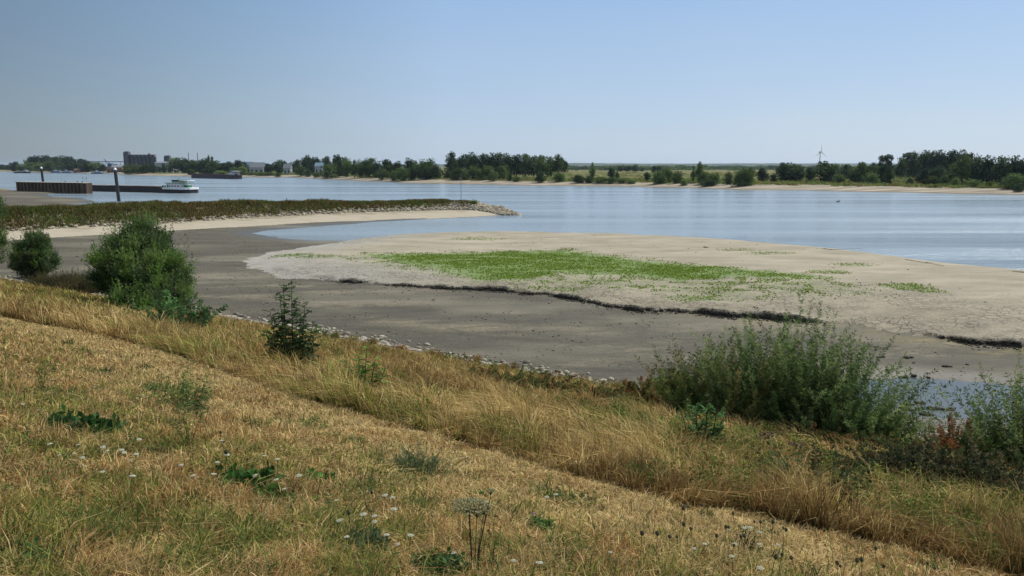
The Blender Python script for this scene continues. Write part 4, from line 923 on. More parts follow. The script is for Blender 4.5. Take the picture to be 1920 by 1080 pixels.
sapling(675, 738, 'ash_sapling', 'small yellow green sapling in the dry grass right of the dark sapling', [(-.55, 0, .62, -.1), (-.3, .1, .75, 0), (-.05, 0, .9, .05), (.12, 0, 1.05, .05), (.3, 0, .8, .05), (.45, .1, .6, .1), (0, -.1, .5, 0)], [(.10, .19, .04), (.14, .24, .05), (.09, .15, .035)], .26, .10, .05)
sapling(1316, 850, 'ash_sapling', 'bright green young ash in front of the long willow thicket', [(-.28, 0, .75, -.1), (-.12, .1, 1.0, 0), (.05, 0, 1.1, .03), (.2, 0, .9, .06), (.3, .1, .75, .12), (0, -.1, .55, 0)], [(.065, .14, .045), (.09, .18, .06), (.05, .10, .035)], .28, .07, .045)
# long willow thicket
pw = P(1530, 832); kw_ = pw.y/F; print('willow', pw)
wil = lambda n, br, L, sp=.35, cols=WG, nl=120, **k: dict(dict(n=n, base_r=br, L=L, spread=sp*1.25, nl=nl, ll=.14, lw=.027, cols=cols, up=1., bend=.16, t0=.12, leaf_ang=.62, stem_r=.010), **k)
shrub('willow_thicket', 'largest grey green willow thicket at the foot of the slope beside the puddle', 'willow', 1530, 832,
      [(-90*kw_, .9, wil(60, (.7, .5), (1.8, 3.1))), (-40*kw_, .9, wil(110, (.9, .6), (2.4, 4.0))), (10*kw_, .8, wil(130, (.9, .6), (2.4, 3.8))), (60*kw_, .3, wil(120, (.9, .6), (1.9, 3.2), .45)), (115*kw_, 0, wil(80, (.7, .5), (1.4, 2.5), .75)), (95*kw_, -.5, wil(70, (.8, .4), (.8, 1.6), .8)), (-20*kw_, -.2, wil(100, (1.6, .4), (.9, 1.7), .6))])
YG = [(.10, .14, .04), (.14, .17, .045), (.07, .10, .035), (.17, .14, .05)]
shrub('willow_thicket', 'yellow green willow thicket left of the largest one', 'willow', 1370, 806,
      [(-60*kw_, .8, wil(60, (.7, .5), (1.4, 2.4), cols=YG)), (-10*kw_, .7, wil(80, (.8, .5), (1.7, 2.9), cols=YG+WG)), (40*kw_, .6, wil(70, (.7, .5), (1.7, 3.0), cols=YG+WG)), (-20*kw_, -.1, wil(80, (1.5, .4), (.7, 1.5), .5, cols=YG+WG))])
RD = [(.16, .075, .03), (.20, .11, .04), (.12, .10, .035), (.16, .15, .05), (.10, .11, .035)]
shrub('dock_patch', 'rusty red and green weed clump at the left end of the willow thickets', 'weeds', 1225, 770,
      [(-30*kw_, .6, wil(60, (.8, .5), (.6, 1.3), cols=RD, ll=.10, lw=.035)), (20*kw_, .5, wil(90, (.8, .5), (.9, 1.8), cols=RD, ll=.10, lw=.035)), (60*kw_, .3, wil(70, (.7, .5), (.9, 1.7), cols=RD+YG, ll=.10, lw=.035)), (-95*kw_, 1., wil(60, (1.4, .4), (.4, .9), cols=RD, ll=.10, lw=.035))])
shrub('willow_thicket', 'willow thicket at the right edge beside the puddle', 'willow', 1925, 905,
      [(-50*kw_, .4, wil(22, (.5, .4), (.8, 1.7), .5)), (10*kw_, .4, wil(100, (.7, .5), (1.8, 2.9), .4)), (70*kw_, .4, wil(100, (.9, .5), (1.8, 3.2), .4)), (20*kw_, -.1, wil(80, (.8, .4), (.7, 1.5), .6))])
shrub('rusty_shrub', 'rusty red brown shrub in front of the puddle', 'shrub', 1800, 868,
      [(0, .2, wil(90, (.8, .4), (.7, 1.35), .5, cols=[(.20, .075, .03), (.15, .06, .025), (.24, .12, .045), (.10, .09, .035)], ll=.08, lw=.035))])
def bramble(px, py, label, comps, cols, n=26, leafn=90, ll=.07, lw=.045):
    return shrub('bramble', label, 'bramble', px, py, [(dx, dy, dict(n=int(n*s*1.4), base_r=(.5*s, .35*s), L=(.8*s, 1.5*s), spread=.9, nl=leafn, ll=ll, lw=lw, cols=cols, up=.9, bend=.35, t0=.02, droop=.45, leaf_ang=.8, stem_r=.008)) for dx, dy, s in comps], M_stemdark)
BRc = [(.04, .052, .022), (.055, .068, .028), (.028, .036, .018), (.11, .10, .055), (.07, .06, .028)]
bramble(1770, 930, 'dark thorny bramble beside the rusty shrub', [(-.75, .3, 1.0), (-.2, .2, 1.25), (.4, .1, 1.15), (.9, 0, .9), (-.9, -.2, .7), (.1, -.3, .9)], BRc, 60)
bramble(1505, 955, 'small dark bramble at the border of the mown grass', [(0, 0, .55), (.35, -.1, .4), (-.3, .1, .45)], BRc, 60)
bramble(985, 735, 'olive low bramble beside the pale stones', [(-1.5, .5, .9), (-.5, .1, 1.), (.5, -.2, 1.), (1.3, -.5, .8), (2.2, -1., .8)], [(.10, .11, .035), (.13, .14, .04), (.07, .08, .03), (.12, .07, .03)], 50)
bramble(1640, 860, 'low olive bramble below the largest willow thicket', [(-1.6, .3, .8), (-.8, .1, .8), (0, 0, .9), (.8, -.3, .9), (1.5, -.5, .7)], [(.09, .10, .03), (.11, .11, .035), (.13, .08, .03), (.06, .065, .025)], 50)
# tall leafy weeds standing in the tall grass on the right
for i, (px, py, hh, lab) in enumerate([(1432, 930, 1.0, 'leftmost tall leafy weed with a brown head in the tall grass'), (1447, 940, .75, 'leafy weed just right of the brown headed weed'), (1488, 925, .85, 'thin tall weed midway along the tall grass at right'),
                                       (1527, 940, .8, 'tall green weed fourth in the row above the small bramble'), (1549, 935, .7, 'slender green weed right of the small bramble top'), (1583, 945, .8, 'green leafy weed sixth in the row in the tall grass'), (1612, 950, .7, 'last green leafy weed of the row before the dark bramble')]):
    o, _ = shrub('leafy_weed', lab, 'weed', px, py, [(0, 0, dict(n=4, base_r=(.08, .08), L=(hh*.7, hh), spread=.15, nl=34, ll=.075, lw=.035, cols=[(.06, .085, .03), (.09, .12, .04), (.045, .06, .025)], up=1., bend=.06, t0=.15, leaf_ang=.8, stem_r=.006))], M_stemdark, 'leafy weeds in the tall grass')
    if i in (0, 2):
        pos = np.array([[rng.normal()*.05, rng.normal()*.05, hh*.93+rng.normal()*.02] for _ in range(40)]); link('flower_head', rocks('flower_head', pos, .012+.008*rng.random(40), pal([(.07, .04, .02), (.10, .06, .03)], 40), None), M_rock, o)
# rosettes and other weeds on the mown slope
def rosette(px, py, label, n, L, W, cols, rx=1., name='weed_rosette', up=1.4, flop=.75):
    o, _ = shrub(name, label, 'weed', px, py, [(0, 0, dict(n=int(n*1.8), base_r=(L*1.0*rx*.8, L*.7), L=(L*.45, L*1.05), spread=.9, nl=9, ll=L*.42, lw=L*.2, cols=cols, up=.8, bend=.35, t0=.1, droop=.2, leaf_ang=.75, stem_r=.003)),
        (-.3*L, -.5*L, dict(n=n, base_r=(L*.7*rx, L*.4), L=(L*.25, L*.6), spread=1.1, nl=7, ll=L*.36, lw=L*.16, cols=list(cols)+[(.16, .11, .05)], up=.5, bend=.3, t0=.1, leaf_ang=.75, stem_r=.003))], M_stemdark, dz=0)
    return o
RG = [(.035, .10, .02), (.055, .14, .028), (.025, .065, .018), (.08, .17, .035)]
rosette(465, 912, 'large dark green leafy rosette left of centre in the mown grass', 46, .21, .06, RG, 1.3)
rosette(508, 934, 'smaller green rosette touching the large one on its right', 22, .15, .04, RG+[(.12, .17, .05)], 1.2)
rosette(150, 812, 'dark rosette at the left among the white flowers', 44, .24, .06, [(.025, .065, .02), (.04, .09, .025)], 1.3)
rosette(592, 905, 'small dark rosette right of the large leafy one', 22, .14, .04, RG, 1.4)
rosette(822, 1076, 'blue green rosette at the bottom beside the umbel plant', 40, .15, .045, [(.04, .095, .03), (.06, .13, .04), (.03, .07, .025)], 1.4)
rosette(710, 912, 'tiny green rosette below the spiky grey bush', 12, .10, .03, RG, 1.2)
rosette(45, 1070, 'green tuft in the bottom left corner', 24, .16, .02, [(.05, .10, .03), (.07, .13, .04)], 1.3, up=1.1, flop=.5)
rosette(893, 932, 'small bright green tuft above the umbel plant', 14, .09, .012, [(.08, .18, .04)], 1, up=1.2, flop=.4)
rosette(1000, 992, 'green leaves under the single purple flower', 24, .12, .03, [(.06, .12, .035), (.09, .16, .045)], 1.5)
rosette(660, 1035, 'dark grassy tuft with blue green blades near the bottom', 40, .17, .012, [(.05, .08, .045), (.07, .10, .055)], 1.6, up=1.2, flop=.35)
for i, (px, py, s, lb) in enumerate([(560, 800, 1., 'low green weed patch above the small dark rosette'), (640, 832, .8, 'bright green weed left of the spiky grey bush'), (90, 745, 1., 'green weed patch near the left edge above the dark rosette'), (740, 905, .7, 'green weed patch just left of the spiky bush foot'),
                                     (1060, 945, .9, 'green weed patch left of the dry seed heads'), (560, 965, .8, 'yellow green weed patch below the large rosette'), (1085, 948, .7, 'green patch beside a dark thin stalk in mid slope'), (215, 850, .8, 'green weed patch right of the left dark rosette'), (380, 1000, .6, 'small green patch in the lower left grass'), (610, 985, .7, 'green stalky weed patch near the white flowers')]):
    shrub('weed_patch', lb, 'weed', px, py, [(0, 0, dict(n=int(60*s), base_r=(.38*s, .28*s), L=(.09, .24*s+.05), spread=.9, nl=16, ll=.045, lw=.014, cols=[(.08, .12, .035), (.11, .16, .04), (.16, .20, .05), (.055, .085, .03)], up=.8, bend=.2, t0=.1, leaf_ang=.7, stem_r=.002))], M_stem, 'green weed patches in the mown grass')
# spiky grey-green bush, with thatch
shrub('chicory_bush', 'spiky grey green bush of many branching stems in the mown grass', 'weed', 790, 888, [(0, 0, dict(n=110, base_r=(.2, .12), L=(.28, .62), spread=1.35, nl=22, ll=.03, lw=.009, cols=[(.13, .17, .07), (.18, .21, .09), (.09, .12, .05)], up=.75, bend=.2, t0=.15, leaf_ang=.6, stem_r=.004)),
        (-.12, .12, dict(n=60, base_r=(.18, .12), L=(.2, .36), spread=.8, nl=26, ll=.04, lw=.013, cols=[(.06, .10, .04), (.15, .18, .11)], up=.9, bend=.2, t0=.15, leaf_ang=.6, stem_r=.003))], M_stem)
shrub('thistle', 'yellow green thistle with a single bare stem left of centre', 'weed', 352, 845, [(0, 0, dict(n=7, base_r=(.02, .02), L=(.55, .95), spread=.35, nl=50, ll=.06, lw=.012, cols=[(.17, .19, .05), (.12, .15, .05), (.21, .22, .06)], up=1., bend=.25, t0=.5, leaf_ang=.75, stem_r=.006)), (0, 0, dict(n=5, base_r=(.02, .02), L=(.2, .4), spread=.6, nl=10, ll=.05, lw=.01, cols=[(.12, .15, .05)], up=.8, bend=.2, t0=.2, leaf_ang=.75, stem_r=.003))], M_stem)
shrub('thistle', 'blue green thistle behind the yellow green thistle', 'weed', 345, 775, [(0, 0, dict(n=26, base_r=(.15, .12), L=(.4, .85), spread=.8, nl=40, ll=.08, lw=.016, cols=[(.08, .13, .045), (.12, .17, .05)], up=1., bend=.22, t0=.2, leaf_ang=.8, stem_r=.006))], M_stem)
shrub('thistle', 'yellow green feathery weed on a thin stem near the left edge', 'weed', 85, 745, [(0, 0, dict(n=5, base_r=(.02, .02), L=(.45, .8), spread=.3, nl=40, ll=.06, lw=.012, cols=[(.18, .19, .05), (.12, .15, .05)], up=1., bend=.2, t0=.45, leaf_ang=.75, stem_r=.006))], M_stem)
# umbel plant in the foreground
def umbel(px, py, htop, label):
    p = P(px, py); o = thing('umbel_plant', label, 'plant', (p.x, p.y, p.z-.02)); st = MB()
    def head(c, r_, h_, k, name='flower_head'):
        m = MB(); V = []
        for i in range(k):
            a = i*2.4; q = math.sqrt((i+.5)/k); d = (math.cos(a)*r_*q, math.sin(a)*r_*q, h_*(1.15-.5*q*q)); e = (c[0]+d[0], c[1]+d[1], c[2]+d[2])
            m.path([c, (c[0]+d[0]*.6, c[1]+d[1]*.6, c[2]+d[2]*.42), e], .0022, .0012, 4)
            for j in range(16): b = 6.28*rng.random(); s = .016*math.sqrt(rng.random())*r_/.11; V.append((e[0]+math.cos(b)*s, e[1]+math.sin(b)*s, e[2]+.004*rng.random()))
        rr = m.build('rays', M_stemdark, o); V = np.array(V)
        link('flower_head', rocks('flower_head', V, .0035+.0025*rng.random(len(V)), pal([(.22, .23, .10), (.30, .29, .15), (.14, .15, .06)], len(V)), None), M_rock, o)
    st.path([(0, 0, 0), (-.03, 0, htop*.35), (-.045, 0, htop)], .007, .0045, 8)
    head((-.045, 0, htop), .13, .055, 38)
    for (tx, ty, tz, hr) in [(.075, .03, htop*1.02, .05), (.055, -.02, htop*.98, .045), (.005, .05, htop*.88, .04), (-.14, .02, htop*.45, 0), (.10, .02, htop*1.22, .03)]:
        st.path([(.01, 0, .02), (tx*.35-.01, ty*.4, tz*.4), (tx, ty, tz)], .0038, .0022, 6)
        if hr: head((tx, ty, tz), hr, .03, 12)
    st.build('stems', M_stemdark, o)
pu = P(893, 1085); print('umbel', pu)
umbel(893, 1085, 135/F*pu.y*1.1, 'tall umbel plant with a flat seed head on dark stems at the bottom centre')
# wild carrot flowers: white umbels and closed dark seed heads, copies of two things
def carrot(white):
    o = thing('wild_carrot', 'x', 'flower'); h = .17 if white else .24
    m = MB(); m.path([(0, 0, 0), (.008, .004, h*.5), (0, 0, h)], .0028, .0018, 5); m.build('stem', M_stemdark, o)
    if white:
        V = []; 
        for i in range(46):
            a = i*2.4; q = math.sqrt((i+.5)/46)*.022; V.append((math.cos(a)*q, math.sin(a)*q, h+.006-.15*q))
        link('flower_head', rocks('flower_head', np.array(V), np.full(46, .0042), pal([(.46, .46, .36), (.36, .37, .26)], 46, .08), None, .6), M_white, o)
    else:
        V = [(math.cos(i*2.4)*.011*math.sin(i/30*3.1), math.sin(i*2.4)*.011*math.sin(i/30*3.1), h-.006+i/30*.034) for i in range(30)]
        link('seed_head', rocks('seed_head', np.array(V), np.full(30, .006), pal([(.06, .065, .03), (.09, .08, .045)], 30), None, .9), M_rock, o)
    return o
M_white = NT('petal'); M_white = M_white.finish(M_white.attr('Col').outputs['Color'], .8, trans=.2)
whites = [(152, 833), (196, 833), (208, 843), (140, 850), (156, 855), (166, 873), (192, 882), (228, 845), (250, 851), (252, 861), (228, 843), (97, 832), (256, 822), (115, 852), (182, 724), (187, 730), (268, 740), (252, 747), (70, 768), (38, 757), (420, 852), (418, 827), (395, 890), (240, 893), (404, 865), (368, 891), (493, 856), (518, 861), (492, 884), (525, 898), (537, 916), (561, 888), (727, 927), (737, 934), (687, 963), (706, 965), (645, 974), (700, 976), (652, 1007), (721, 1004), (767, 1004), (752, 1015), (737, 953), (632, 938), (1024, 930), (1044, 927), (1013, 1058), (1144, 1035), (1421, 1020), (1453, 1020), (1422, 997), (1318, 1020), (1373, 1043), (1420, 1062), (1458, 951), (1367, 990), (1392, 988), (1403, 988), (1376, 1021), (1300, 1027), (310, 770), (342, 870), (860, 1035), (960, 1050)]
heads = [(1276, 955), (1286, 953), (1319, 950), (1275, 980), (1297, 994), (1275, 1006), (1357, 991), (1369, 985), (1384, 1010), (1416, 980), (1430, 977), (1475, 995), (1253, 1004), (1234, 1003), (1382, 963), (1445, 975), (1576, 1055), (1583, 1058), (1598, 1053), (1617, 1055), (1733, 1058), (1666, 1056), (1757, 1064), (1475, 990), (1650, 1028), (56, 620), (120, 655), (62, 655), (205, 660), (230, 668), (170, 665), (195, 670), (413, 812), (418, 850), (455, 860), (270, 720), (662, 962), (700, 925), (1342, 1005), (1396, 1004), (1365, 1020), (1440, 1044), (1205, 1000), (1460, 1040), (1500, 1050)]
ORD += ['nineteenth from left', 'twentieth from left', 'twenty-first from left', 'twenty-second from left', 'twenty-third from left', 'twenty-fourth from left']
LMW = [((60, 760), 'near the upper left weeds'), ((250, 740), 'below the thistles'), ((150, 845), 'around the left dark rosette'), ((240, 860), 'right of the left dark rosette'), ((400, 860), 'above the large leafy rosette'), ((530, 895), 'right of the large leafy rosette'), ((700, 950), 'left of the umbel plant'), ((720, 1010), 'around the dark grassy tuft'),
       ((1000, 1030), 'right of the umbel plant'), ((1380, 985), 'upper side of the seed heads'), ((1400, 1040), 'lower side of the seed heads')]
LMH = [((60, 640), 'on the pale strip at far left'), ((200, 665), 'on the pale strip behind the thistles'), ((430, 830), 'above the large leafy rosette'), ((680, 950), 'left of the umbel plant'), ((1260, 975), 'on the slope below the dry thatch'), ((1370, 990), 'in the middle of the bottom right slope'), ((1440, 1020), 'under the small dark bramble'), ((1600, 1055), 'at the bottom edge right'), ((1720, 1060), 'in the bottom right corner')]
def near_lm(q_, lm): return min(lm, key=lambda k_: (k_[0][0]-q_[0])**2+(1.6*(k_[0][1]-q_[1]))**2)[1]
for lst, wh in ((whites, True), (heads, False)):
    proto = carrot(wh)
    lst = sorted(lst); lm = LMW if wh else LMH; cnt = {}; gn_ = 'white wild carrot flowers' if wh else 'dark wild carrot seed heads'
    for i, (px, py) in enumerate(lst):
        o = proto if i == 0 else copy_tree(proto)
        w_ = near_lm((px, py), lm); cnt[w_] = cnt.get(w_, -1)+1
        tag(o, f"{'white carrot flower' if wh else 'dark carrot seed head'}, {ORD[cnt[w_]]} {w_}", 'flower', gn_); s = rng.uniform(.75, 1.2)
        # the head is seen at (px,py): walk the stem foot toward the viewer's side until it fits
        p = P(px, py); h = (.17 if wh else .24)*s; a_, b_ = ray(px, py); d = p.y*(1-h/(EYE-p.z)*1.0)
        for _ in range(6):
            zz = hz(a_*d, d)+h; d += (zz-(EYE+b_*d))/(b_+SL*(NY+NX*a_)) if abs(b_+SL*(NY+NX*a_)) > .02 else 0
        d = min(max(d, 3.), 60)
        o.location = (a_*d, d, hz(a_*d, d)-.005); o.scale = (s, s, s); o.rotation_euler = (rng.normal()*.12, rng.normal()*.12, rng.random()*6.28)
pf = P(1000, 985); of = thing('knapweed', 'single purple flower in the mown grass right of the umbel plant', 'flower', (pf.x, pf.y, pf.z))
mm = MB(); mm.path([(0, 0, 0), (.005, 0, .06), (0, 0, .11)], .0025, .0015, 5); mm.build('stem', M_stemdark, of)
V_ = unit(60)*.011; V_[:, 2] = np.abs(V_[:, 2])+.112; link('flower_head', rocks('flower_head', V_, np.full(60, .004), pal([(.35, .12, .40), (.45, .2, .5)], 60), None), M_white, of)

# green tuft and reeds on the mole, thin mast
def px_on_mole(px, d): return ray(px, 311)[0]*d
x_ = px_on_mole(888, 226); shrub_l = dict(n=40, base_r=(.5, .4), L=(1., 2.), spread=.3, nl=30, ll=.3, lw=.1, cols=[(.09, .16, .04), (.12, .20, .05)], up=1., bend=.1, t0=.05, stem_r=.02)
o_ = thing('reed_tuft', 'bright green tuft at the right end of the mole top', 'plant', (x_, 226, hz(x_, 226)-.1)); (v, q, c), (sv, sq) = shoots_plant(**shrub_l); link('leaves', np_mesh('leaves', v, q, col=c), M_leaf, o_); link('stems', np_mesh('stems', sv, sq), M_stem, o_)
M_metal = paint('grey_metal', (.22, .23, .22), .5); x_ = px_on_mole(864, 229); zt = EYE+ray(864, 333)[1]*229; zb = hz(x_, 229)
o_ = thing('mast', 'thin grey mast standing on the end of the mole', 'mast', (x_, 229, zb-.1)); m = MB(); m.tube((0, 0, 0), (0, 0, zt-zb), .09, .06, 8); m.build('pole', M_metal, o_); m = MB(); m.tube((0, 0, 0), (0, 0, .35), .3, .3, 10); m.build('base', M_metal, o_)
m = MB(); m.tube((0, 0, zt-zb), (0, 0, zt-zb+.25), .12, .03, 8); m.build('top', M_metal, o_)

# ------------------------------------------------------------------ harbour: mooring piles, sheet pile pier
M_black = paint('black_steel', (.018, .019, .022), .5, .4, .3); M_wht = paint('white_paint', (.75, .76, .76), .45)
def pile(px_top, y_top, px_bot, d, label, r=.62):
    x = ray(px_bot, 311)[0]*d; zt = EYE+ray(px_top, y_top)[1]*d; lx = (px_top-px_bot)/F*d
    o = thing('mooring_pile', label, 'pile', (x, d, -1.5), 0, 'mooring piles in the harbour'); H_ = zt+1.5
    m = MB(); m.path([(0, 0, 0), (lx*.5, 0, H_*.5), (lx*.93, 0, H_*.93)], r, r*.92, 16); m.build('shaft', M_black, o, smooth=False)
    m = MB(); m.tube((lx*.93, 0, H_*.93), (lx*.955, 0, H_*.955), r*.93, r*.93, 16); m.tube((lx*.955, 0, H_*.955), (lx, 0, H_), r*.93, r*.15, 16); m.build('cap', M_wht, o)
    m = MB()
    for k in range(26): z = 1.8+k*.45; m.box(lx*z/H_-.28, lx*z/H_+.28, -r-.14, -r-.06, z, z+.05)
    m.box(-.30+lx*.12, -.26+lx*.12, -r-.16, -r-.05, 1.5, 2.5); m.build('ladder', M_metal, o)
pile(215, 314, 218.5, 300, 'nearer black mooring pile with white cone cap left of the white barge')
pile(77, 312.5, 79, 425, 'farther black mooring pile with white cap standing behind the pier')
def pier():
    A = Vector((*G(163, 363), 0)); B = Vector((*G(36, 360), 0)); d = (B-A); L = d.length; a = math.atan2(d.y, d.x)
    o = thing('sheet_pile_pier', 'rusty brown sheet pile pier with a flat concrete top', 'pier', (A.x, A.y, 0), a); n = int(L/2.7); mt = NT('rusty_sheet')
    f = mt.noise(mt.pos((1, 1, .25)), .8, 5, .7); mt = mt.finish(mt.ramp(f, [(.3, (.045, .032, .026)), (.55, (.11, .08, .055)), (.75, (.24, .18, .12))]), .85, spec=.2)
    zt = 4.9; pts = []
    for i in range(n):
        x0 = L*i/n; w_ = L/n
        pts += [(x0, 0), (x0+w_*.48, 0), (x0+w_*.53, 1.3), (x0+w_*.97, 1.3)]
    pts.append((L, 0)); pts2 = [(L, -7), (0, -7)]
    m = MB(); k = len(pts)
    vs = [(x, y, z) for z in (-1.5, zt) for x, y in pts]; m.add(vs, [(i+1, i, k+i, k+i+1) for i in range(k-1)])
    # other sides
    m.box(0, .3, -3, -.01, -1.5, zt); m.box(L-.3, L, -3, -.01, -1.5, zt); m.box(.3, L-.3, -3.2, -3., -1.5, zt)
    # the corrugated face must look to the viewer: local +y is the water side
    m.build('sheet_piling', mt, o)
    m = MB(); m.box(-.2, L+.2, -3.4, 1.45, zt, zt+.25); m.build('deck', paint('concrete', (.38, .35, .29), .9, .2), o)
    m = MB()
    for x in (2.5, 6, 15): m.tube((x, .2, zt+.4), (x, .2, zt+1.0), .18, .22, 8)
    m.build('bollards', M_black, o)
    for x in (.9, 3.4):
        m = MB(); m.tube((x, -1, zt+.4), (x, -1, zt+2.7), .07, .07, 6); m.box(x-.25, x+.25, -1.05, -.95, zt+2.2, zt+2.8); m.build('post', M_metal, o)
    m = MB(); m.tube((0, 0, -1.5), (0, 0, zt), .45, .45, 10); m.build('corner_pile', mt, o)
    print('pier', A, B, math.degrees(a))
pier()

# ------------------------------------------------------------------ barges and boats
M_hull = paint('hull_black', (.015, .014, .016), .4); M_purple = paint('hull_purple', (.035, .02, .032), .5); M_hatch = paint('hatch', (.22, .21, .20), .5); M_green = paint('green_paint', (.03, .16, .09), .5)
M_glass = paint('dark_glass', (.02, .03, .04), .15, .6); M_red = paint('red_brown', (.09, .045, .038), .6)
M_brown = paint('dark_brown', (.05, .035, .03), .6)
def hullpts(L, B, bow=9, stern=4):
    p = []
    for t in np.linspace(0, 1, 7): p.append((bow*(1-math.cos(t*math.pi/2)), -B/2*math.sin(t*math.pi/2)))
    p += [(L-stern, -B/2), (L-stern*.3, -B/2*.85), (L, -B/2*.5)]
    return p+[(x, -y) for x, y in reversed(p) if abs(y) > 1e-6]
def barge(pb, ps, label, fb, Wd, hullm, deckm, band, house_h, name='barge', purple=False, Lover=None):
    """bow point pb, stern point ps (world, waterline); local x runs from bow to stern"""
    pb = Vector((*pb, 0)); ps = Vector((*ps, 0)); d = ps-pb; L = d.length
    if Lover: pb = ps-d.normalized()*Lover; L = Lover
    o = thing(name, label, 'barge', pb, math.atan2(d.y, d.x)); pts = hullpts(L, Wd)
    m = MB(); m.prism(pts, -1.2, fb); q = [(x, y) for x, y in pts]
    m.build('hull', hullm, o)
    m = MB(); m.prism([(x*(1-.0)+.0, y*.995) for x, y in hullpts(11, Wd*.98, 9, .2)], fb, fb+1.3); m.build('bow_deck', hullm, o)
    m = MB(); m.box(12, L-19, -Wd/2+1.0, Wd/2-1.0, fb, fb+.9); m.build('coaming', M_red if purple else M_brown, o)
    hb = MB(); nseg = int((L-32)/6)
    for i in range(nseg): x0 = 12.5+i*6; hb.box(x0, x0+5.85, -Wd/2+.8, Wd/2-.8, fb+.92, fb+(1.08 if i % 3 else 1.2))
    hb.build('hatch_covers', deckm, o)
    s0 = L-14.5
    st = MB(); st.prism([(s0-1.5, -Wd/2-.05), (L-4, -Wd/2-.05), (L-1, -Wd/2*.85-.05), (L+.3, -Wd/2*.5), (L+.3, Wd/2*.5), (L-1, Wd/2*.85+.05), (L-4, Wd/2+.05), (s0-1.5, Wd/2+.05)], fb-.35, fb+.55); st.build('stern_bulwark', band, o)
    m = MB(); m.box(s0, L-6, -Wd/2+1.2, Wd/2-1.2, fb+.55, fb+.55+house_h); m.build('deckhouse', band if not purple else M_wht, o)
    for i in range(4):
        for sgn in (-1, 1):
            x = s0+1.8+i*1.9; w_ = MB(); w_.box(x, x+1.15, sgn*(Wd/2-1.2)-.06, sgn*(Wd/2-1.2)+.06, fb+.9, fb+1.6); w_.build('window', M_glass, o)
    for sgn in (-1, 1):
        w_ = MB(); w_.box(s0+.5, s0+1.4, sgn*(Wd/2-1.2)-.06, sgn*(Wd/2-1.2)+.06, fb+.6, fb+1.95); w_.build('door', M_green if not purple else M_red, o)
    z1 = fb+.55+house_h
    m = MB(); m.box(s0-.6, L-4, -Wd/2+.7, Wd/2-.7, z1, z1+.22); m.build('deckhouse_roof', M_green if not purple else M_red, o)
    m = MB(); m.box(s0+3, s0+7.5, -2.6, 2.6, z1+.22, z1+.8); m.build('wheelhouse', band if not purple else M_wht, o)
    m = MB(); m.box(s0+2.92, s0+7.58, -2.68, 2.68, z1+.8, z1+1.5); m.build('wheelhouse_windows', M_glass, o)
    m = MB(); m.box(s0+2.2, s0+8.2, -3.2, 3.2, z1+1.5, z1+1.68); m.build('wheelhouse_roof', M_green if not purple else M_wht, o)
    m = MB(); m.prism([(s0+8.4, -3.2), (s0+12.5, -3.0), (s0+13.4, 0), (s0+12.5, 3.0), (s0+8.4, 3.2)], z1+1.2, z1+1.4); m.build('awning', M_wht, o)
    for x in (s0+9, s0+12.2):
        for y in (-2.8, 2.8): mm_ = MB(); mm_.tube((x, y, z1+.2), (x, y, z1+1.2), .06, .06, 6); mm_.build('awning_post', M_wht, o)
    m = MB(); m.tube((s0+5, 0, z1+1.6), (s0+5, 0, z1+2.6), .07, .05, 6); m.box(s0+4.1, s0+5.9, -.12, .12, z1+2.0, z1+2.15); m.build('radar_mast', M_metal, o)
    m = MB()
    for x in np.arange(s0-2, L-2, 1.8):
        for y in (-Wd/2+.1, Wd/2-.1): m.tube((x, y, fb+.55), (x, y, fb+1.5), .035, .035, 5)
    for y in (-Wd/2+.1, Wd/2-.1): m.box(s0-2, L-2.5, y-.03, y+.03, fb+1.47, fb+1.53)
    m.build('railing', M_wht, o)
    for b_ in ((L-5, L-2.2, -1.2, 1.2, fb+.55, fb+1.6), (s0-5, s0-3.8, -2, 2, fb+.2, fb+1.4)): m = MB(); m.box(*b_); m.build('winch', M_green if not purple else M_red, o)
    m = MB(); m.tube((4.5, 0, fb+1.3), (4.5, 0, fb+4.6), .08, .05, 6); m.build('bow_mast', M_metal, o)
    m = MB(); m.tube((L-.3, 0, fb+.5), (L+.4, 0, fb+2.6), .04, .03, 5); m.build('flagstaff', M_wht, o)
    return o
barge(G(158, 357.5), G(363, 362.), 'long black barge with a white and green stern deckhouse behind the mole', 2.1, 9.5, M_hull, M_hatch, M_wht, 2.0, Lover=105)
barge(G(363, 333.6), G(447.5, 335.6), 'dark purple barge sailing near the far shore', 3.4, 10.5, M_purple, M_red, M_purple, 2.3, purple=True)
M_boat = paint('boat_grey', (.35, .38, .42), .5)
def small_boat(px0, px1, py, label, kindb):
    A = Vector((*G(px0, py), 0)); B = Vector((*G(px1, py+.2), 0)); d = B-A; L = d.length; o = thing('boat', label, 'boat', A, math.atan2(d.y, d.x), 'far boats at the left shore')
    Wd = L*.16; fb = L*.05+.6; m = MB(); m.prism(hullpts(L, Wd, L*.15, L*.08), -1, fb); m.build('hull', M_hull if kindb != 'w' else paint('hull_grey', (.10, .13, .18), .5), o)
    s0 = L*.62 if kindb == 'b' else L*.3
    m = MB(); m.box(s0, L*.92, -Wd*.36, Wd*.36, fb, fb+1.6); m.build('deckhouse', M_boat, o)
    m = MB(); m.box(s0+L*.08, s0+L*.2, -Wd*.25, Wd*.25, fb+1.6, fb+4.0); m.build('wheelhouse', M_boat, o)
    m = MB(); m.box(s0+L*.075, s0+L*.205, -Wd*.26, Wd*.26, fb+3.1, fb+3.9); m.build('windows', M_glass, o)
    m = MB(); m.tube((s0+L*.14, 0, fb+4.4), (s0+L*.14, 0, fb+8), .12, .08, 5); m.build('mast', M_metal, o)
small_boat(27, 55, 324.6, 'leftmost small dark freighter near the far left shore', 'b')
small_boat(96, 115, 324, 'grey and white boat moored left of its twin below the wood', 'w')
small_boat(117, 134, 324.3, 'grey and white boat moored right of its twin below the wood', 'w')
